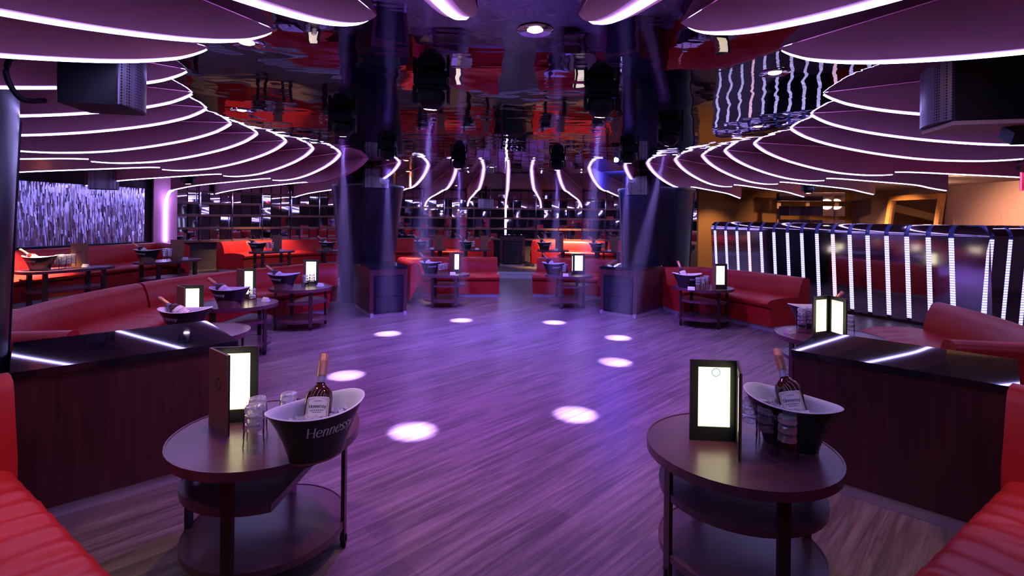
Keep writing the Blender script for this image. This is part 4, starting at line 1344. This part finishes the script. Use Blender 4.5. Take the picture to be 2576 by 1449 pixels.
T.append(dict(n='the aisle table on the bar side', lab='oval cocktail table beside the central aisle on the bar side', c=(.98, 8.74), rx=.41, ry=.35, rz=0, legs=(-115, -50, 60, 120), cut=(2.9, .17),
     b=(.715, 8.72), brz=-.35, flip=False, lid=2, base=(.735, 8.72, .105), ax=(-.16, .03, .2), face=(.3, -1, .5),
     menu=(1.06, 8.86), dA=257, dB=356, stacks=[((.885, 8.60), 3, 'front'), ((.905, 8.70), 3, 'middle'), ((.93, 8.80), 3, 'rear')], tent=((.90, 8.50), .0)))
T.append(dict(n='the table by the short banquette', lab='cocktail table in front of the short banquette by the striped bar', c=(2.75, 7.32), rx=.41, ry=.38, rz=0, legs=(-75, 5, 100, 190), cut=(.4, .12),
     b=(2.47, 7.20), brz=-.15, flip=False, lid=2, base=(2.46, 7.24, .10), ax=(-.03, .16, .19), face=(-.2, -1, .6),
     menu=(2.80, 7.13), dA=-100, dB=2, stacks=[((2.55, 6.99), 3, 'first'), ((2.64, 7.06), 3, 'second'), ((2.72, 7.14), 3, 'third'), ((2.76, 7.24), 3, 'fourth')], tent=((2.46, 7.00), -.3)))
T.append(dict(n='the table behind the reflecting counter', lab='red-topped cocktail table behind the counter near the striped bar', c=(2.67, 4.30), rx=.41, ry=.40, rz=0, legs=(190, 100, 10, 280), cut=(.4, .1),
     b=(2.70, 4.60), brz=-.05, flip=False, lid=1, base=(2.76, 4.60, .115), ax=(.2, .05, .15), face=(.0, -.7, .9),
     menu=(2.62, 4.22), dA=205, dB=274, emb=True, stacks=[((2.50, 4.40), 4, 'front'), ((2.60, 4.44), 4, 'rear'), ((2.84, 4.30), 3, 'far')], tent=((2.38, 4.38), .5)))
# platform tables
P = []
P.append(dict(n='the platform table by the rain glass', lab='long oblong platform table under the amber lamp by the rain glass', c=(-6.5, 7.5), a=.58, bb=.30, rz=1.17,
     b=(-6.63, 7.20), brz=.35, flip=True, lid=3, ax=(-.22, -.03, .15), menu=(-6.72, 7.80), dA=34, dB=58,
     stacks=[((-6.56, 7.40), 4, 'front first'), ((-6.47, 7.38), 4, 'front second'), ((-6.58, 7.50), 4, 'middle first'), ((-6.48, 7.48), 4, 'middle second'), ((-6.50, 7.58), 4, 'rear')], tent=((-6.42, 7.72), .05)))
P.append(dict(n='the platform table facing the wall strip', lab='oblong platform table standing before the glowing wall strip', c=(-6.02, 9.0), a=.55, bb=.30, rz=1.25,
     b=(-6.22, 8.75), brz=.35, flip=True, lid=3, ax=(-.2, -.03, .16), menu=(-6.16, 9.25), dA=30, dB=54,
     stacks=[((-6.05, 8.92), 4, 'front first'), ((-5.96, 8.92), 4, 'front second'), ((-6.06, 9.02), 4, 'rear')], tent=((-5.84, 9.17), .05)))
P.append(dict(n='the platform table under the shelves', lab='oblong platform table before the mirrored shelves, nearest its banquette seam', c=(-5.4, 11.55), a=.48, bb=.29, rz=.87,
     b=(-5.62, 11.32), brz=.3, flip=True, lid=3, ax=(-.2, -.03, .16), menu=(-5.50, 11.75), dA=22, dB=46,
     stacks=[((-5.43, 11.38), 4, 'front'), ((-5.36, 11.46), 4, 'middle'), ((-5.45, 11.48), 4, 'rear')], tent=((-5.20, 11.58), .05)))
P.append(dict(n='the platform table behind the pillar', lab='oblong platform table mostly hidden behind the banquette-side pillar', c=(-4.15, 12.1), a=.45, bb=.28, rz=.5,
     b=(-4.32, 12.0), brz=.2, flip=True, lid=3, ax=(-.18, -.03, .17), menu=None, stacks=[], tent=None))
P.append(dict(n='the outer back table, banquette side', lab='oblong back table on the banquette side, closer to the pillar', c=(-2.07, 13.0), a=.40, bb=.28, rz=.0,
     b=(-2.30, 12.98), brz=-.3, flip=False, lid=2, ax=(-.16, -.02, .19), menu=(-1.95, 13.05), dA=6, dB=28,
     stacks=[((-2.13, 12.9), 4, 'only')], tent=((-2.0, 12.86), 0)))
P.append(dict(n='the inner back table, banquette side', lab='oblong back table on the banquette side, closer to the central cabinet', c=(-.92, 13.0), a=.40, bb=.28, rz=.0,
     b=(-1.15, 12.98), brz=-.3, flip=False, lid=2, ax=(-.16, -.02, .19), menu=(-.80, 13.05), dA=2, dB=26,
     stacks=[((-.99, 12.9), 4, 'front'), ((-.97, 13.0), 4, 'rear')], tent=((-.87, 12.86), 0)))
P.append(dict(n='the inner back table, bar side', lab='oblong back table on the bar side, closer to the central cabinet', c=(1.05, 13.0), a=.40, bb=.28, rz=.0,
     b=(.83, 12.98), brz=-.3, flip=False, lid=2, ax=(-.16, -.02, .19), menu=(1.11, 13.05), dA=-6, dB=18,
     stacks=[((.98, 12.9), 4, 'only')], tent=((1.11, 12.86), 0)))
P.append(dict(n='the outer back table, bar side', lab='oblong back table on the bar side, partly behind the pillar', c=(2.4, 12.9), a=.40, bb=.28, rz=.0,
     b=(2.13, 12.88), brz=-.3, flip=False, lid=2, ax=(-.16, -.02, .19), menu=(2.48, 12.95), dA=-11, dB=13,
     stacks=[((2.26, 12.8), 4, 'front'), ((2.30, 12.89), 4, 'middle'), ((2.33, 12.99), 3, 'rear')], tent=((2.43, 12.74), 0)))
for s in T + P:
    plat = 'a' in s
    z = (PZ if plat else 0) + ZT - 0.003
    if plat: long_table(s['lab'], s['c'], s['a'], s['bb'], s['rz'])
    else: round_table(s['lab'], s['c'], s['rx'], s['ry'], s['rz'], s['legs'], s['cut'])
    nm = s['n']
    place_bucket(f'black boat-shaped ice bucket with white lettering on {nm}', s['b'], z, s['brz'], s['flip'], s['lid'])
    i_ = put('ice', ICE, None, (s['b'][0], s['b'][1], z)); i_.rotation_euler = (0, 0, s['brz'])
    tag(i_, f'crushed ice in the bucket on {nm}', 'ice'); i_['kind'] = 'stuff'
    base = s.get('base') or (s['b'][0] + 0.03, s['b'][1] - 0.005, .11)
    place_bottle(f'copper-capped cognac bottle in the ice bucket on {nm}', (base[0], base[1], z + base[2]), s['ax'], s.get('face', (.25, -.8, .8)))
    if s['menu']:
        kind_ = 'closed-looking wooden menu with ring emblem' if plat else 'folding menu with glowing page'
        menu(f'{kind_} standing on {nm}', s['menu'], z, s['dA'], s['dB'], s.get('emb', False))
    for p, n_, wh in s['stacks']: place_stack(p, z, n_, wh, nm)
    if s['tent']: place_tent(f'white reserved tent card on {nm}', s['tent'][0], z, s['tent'][1])
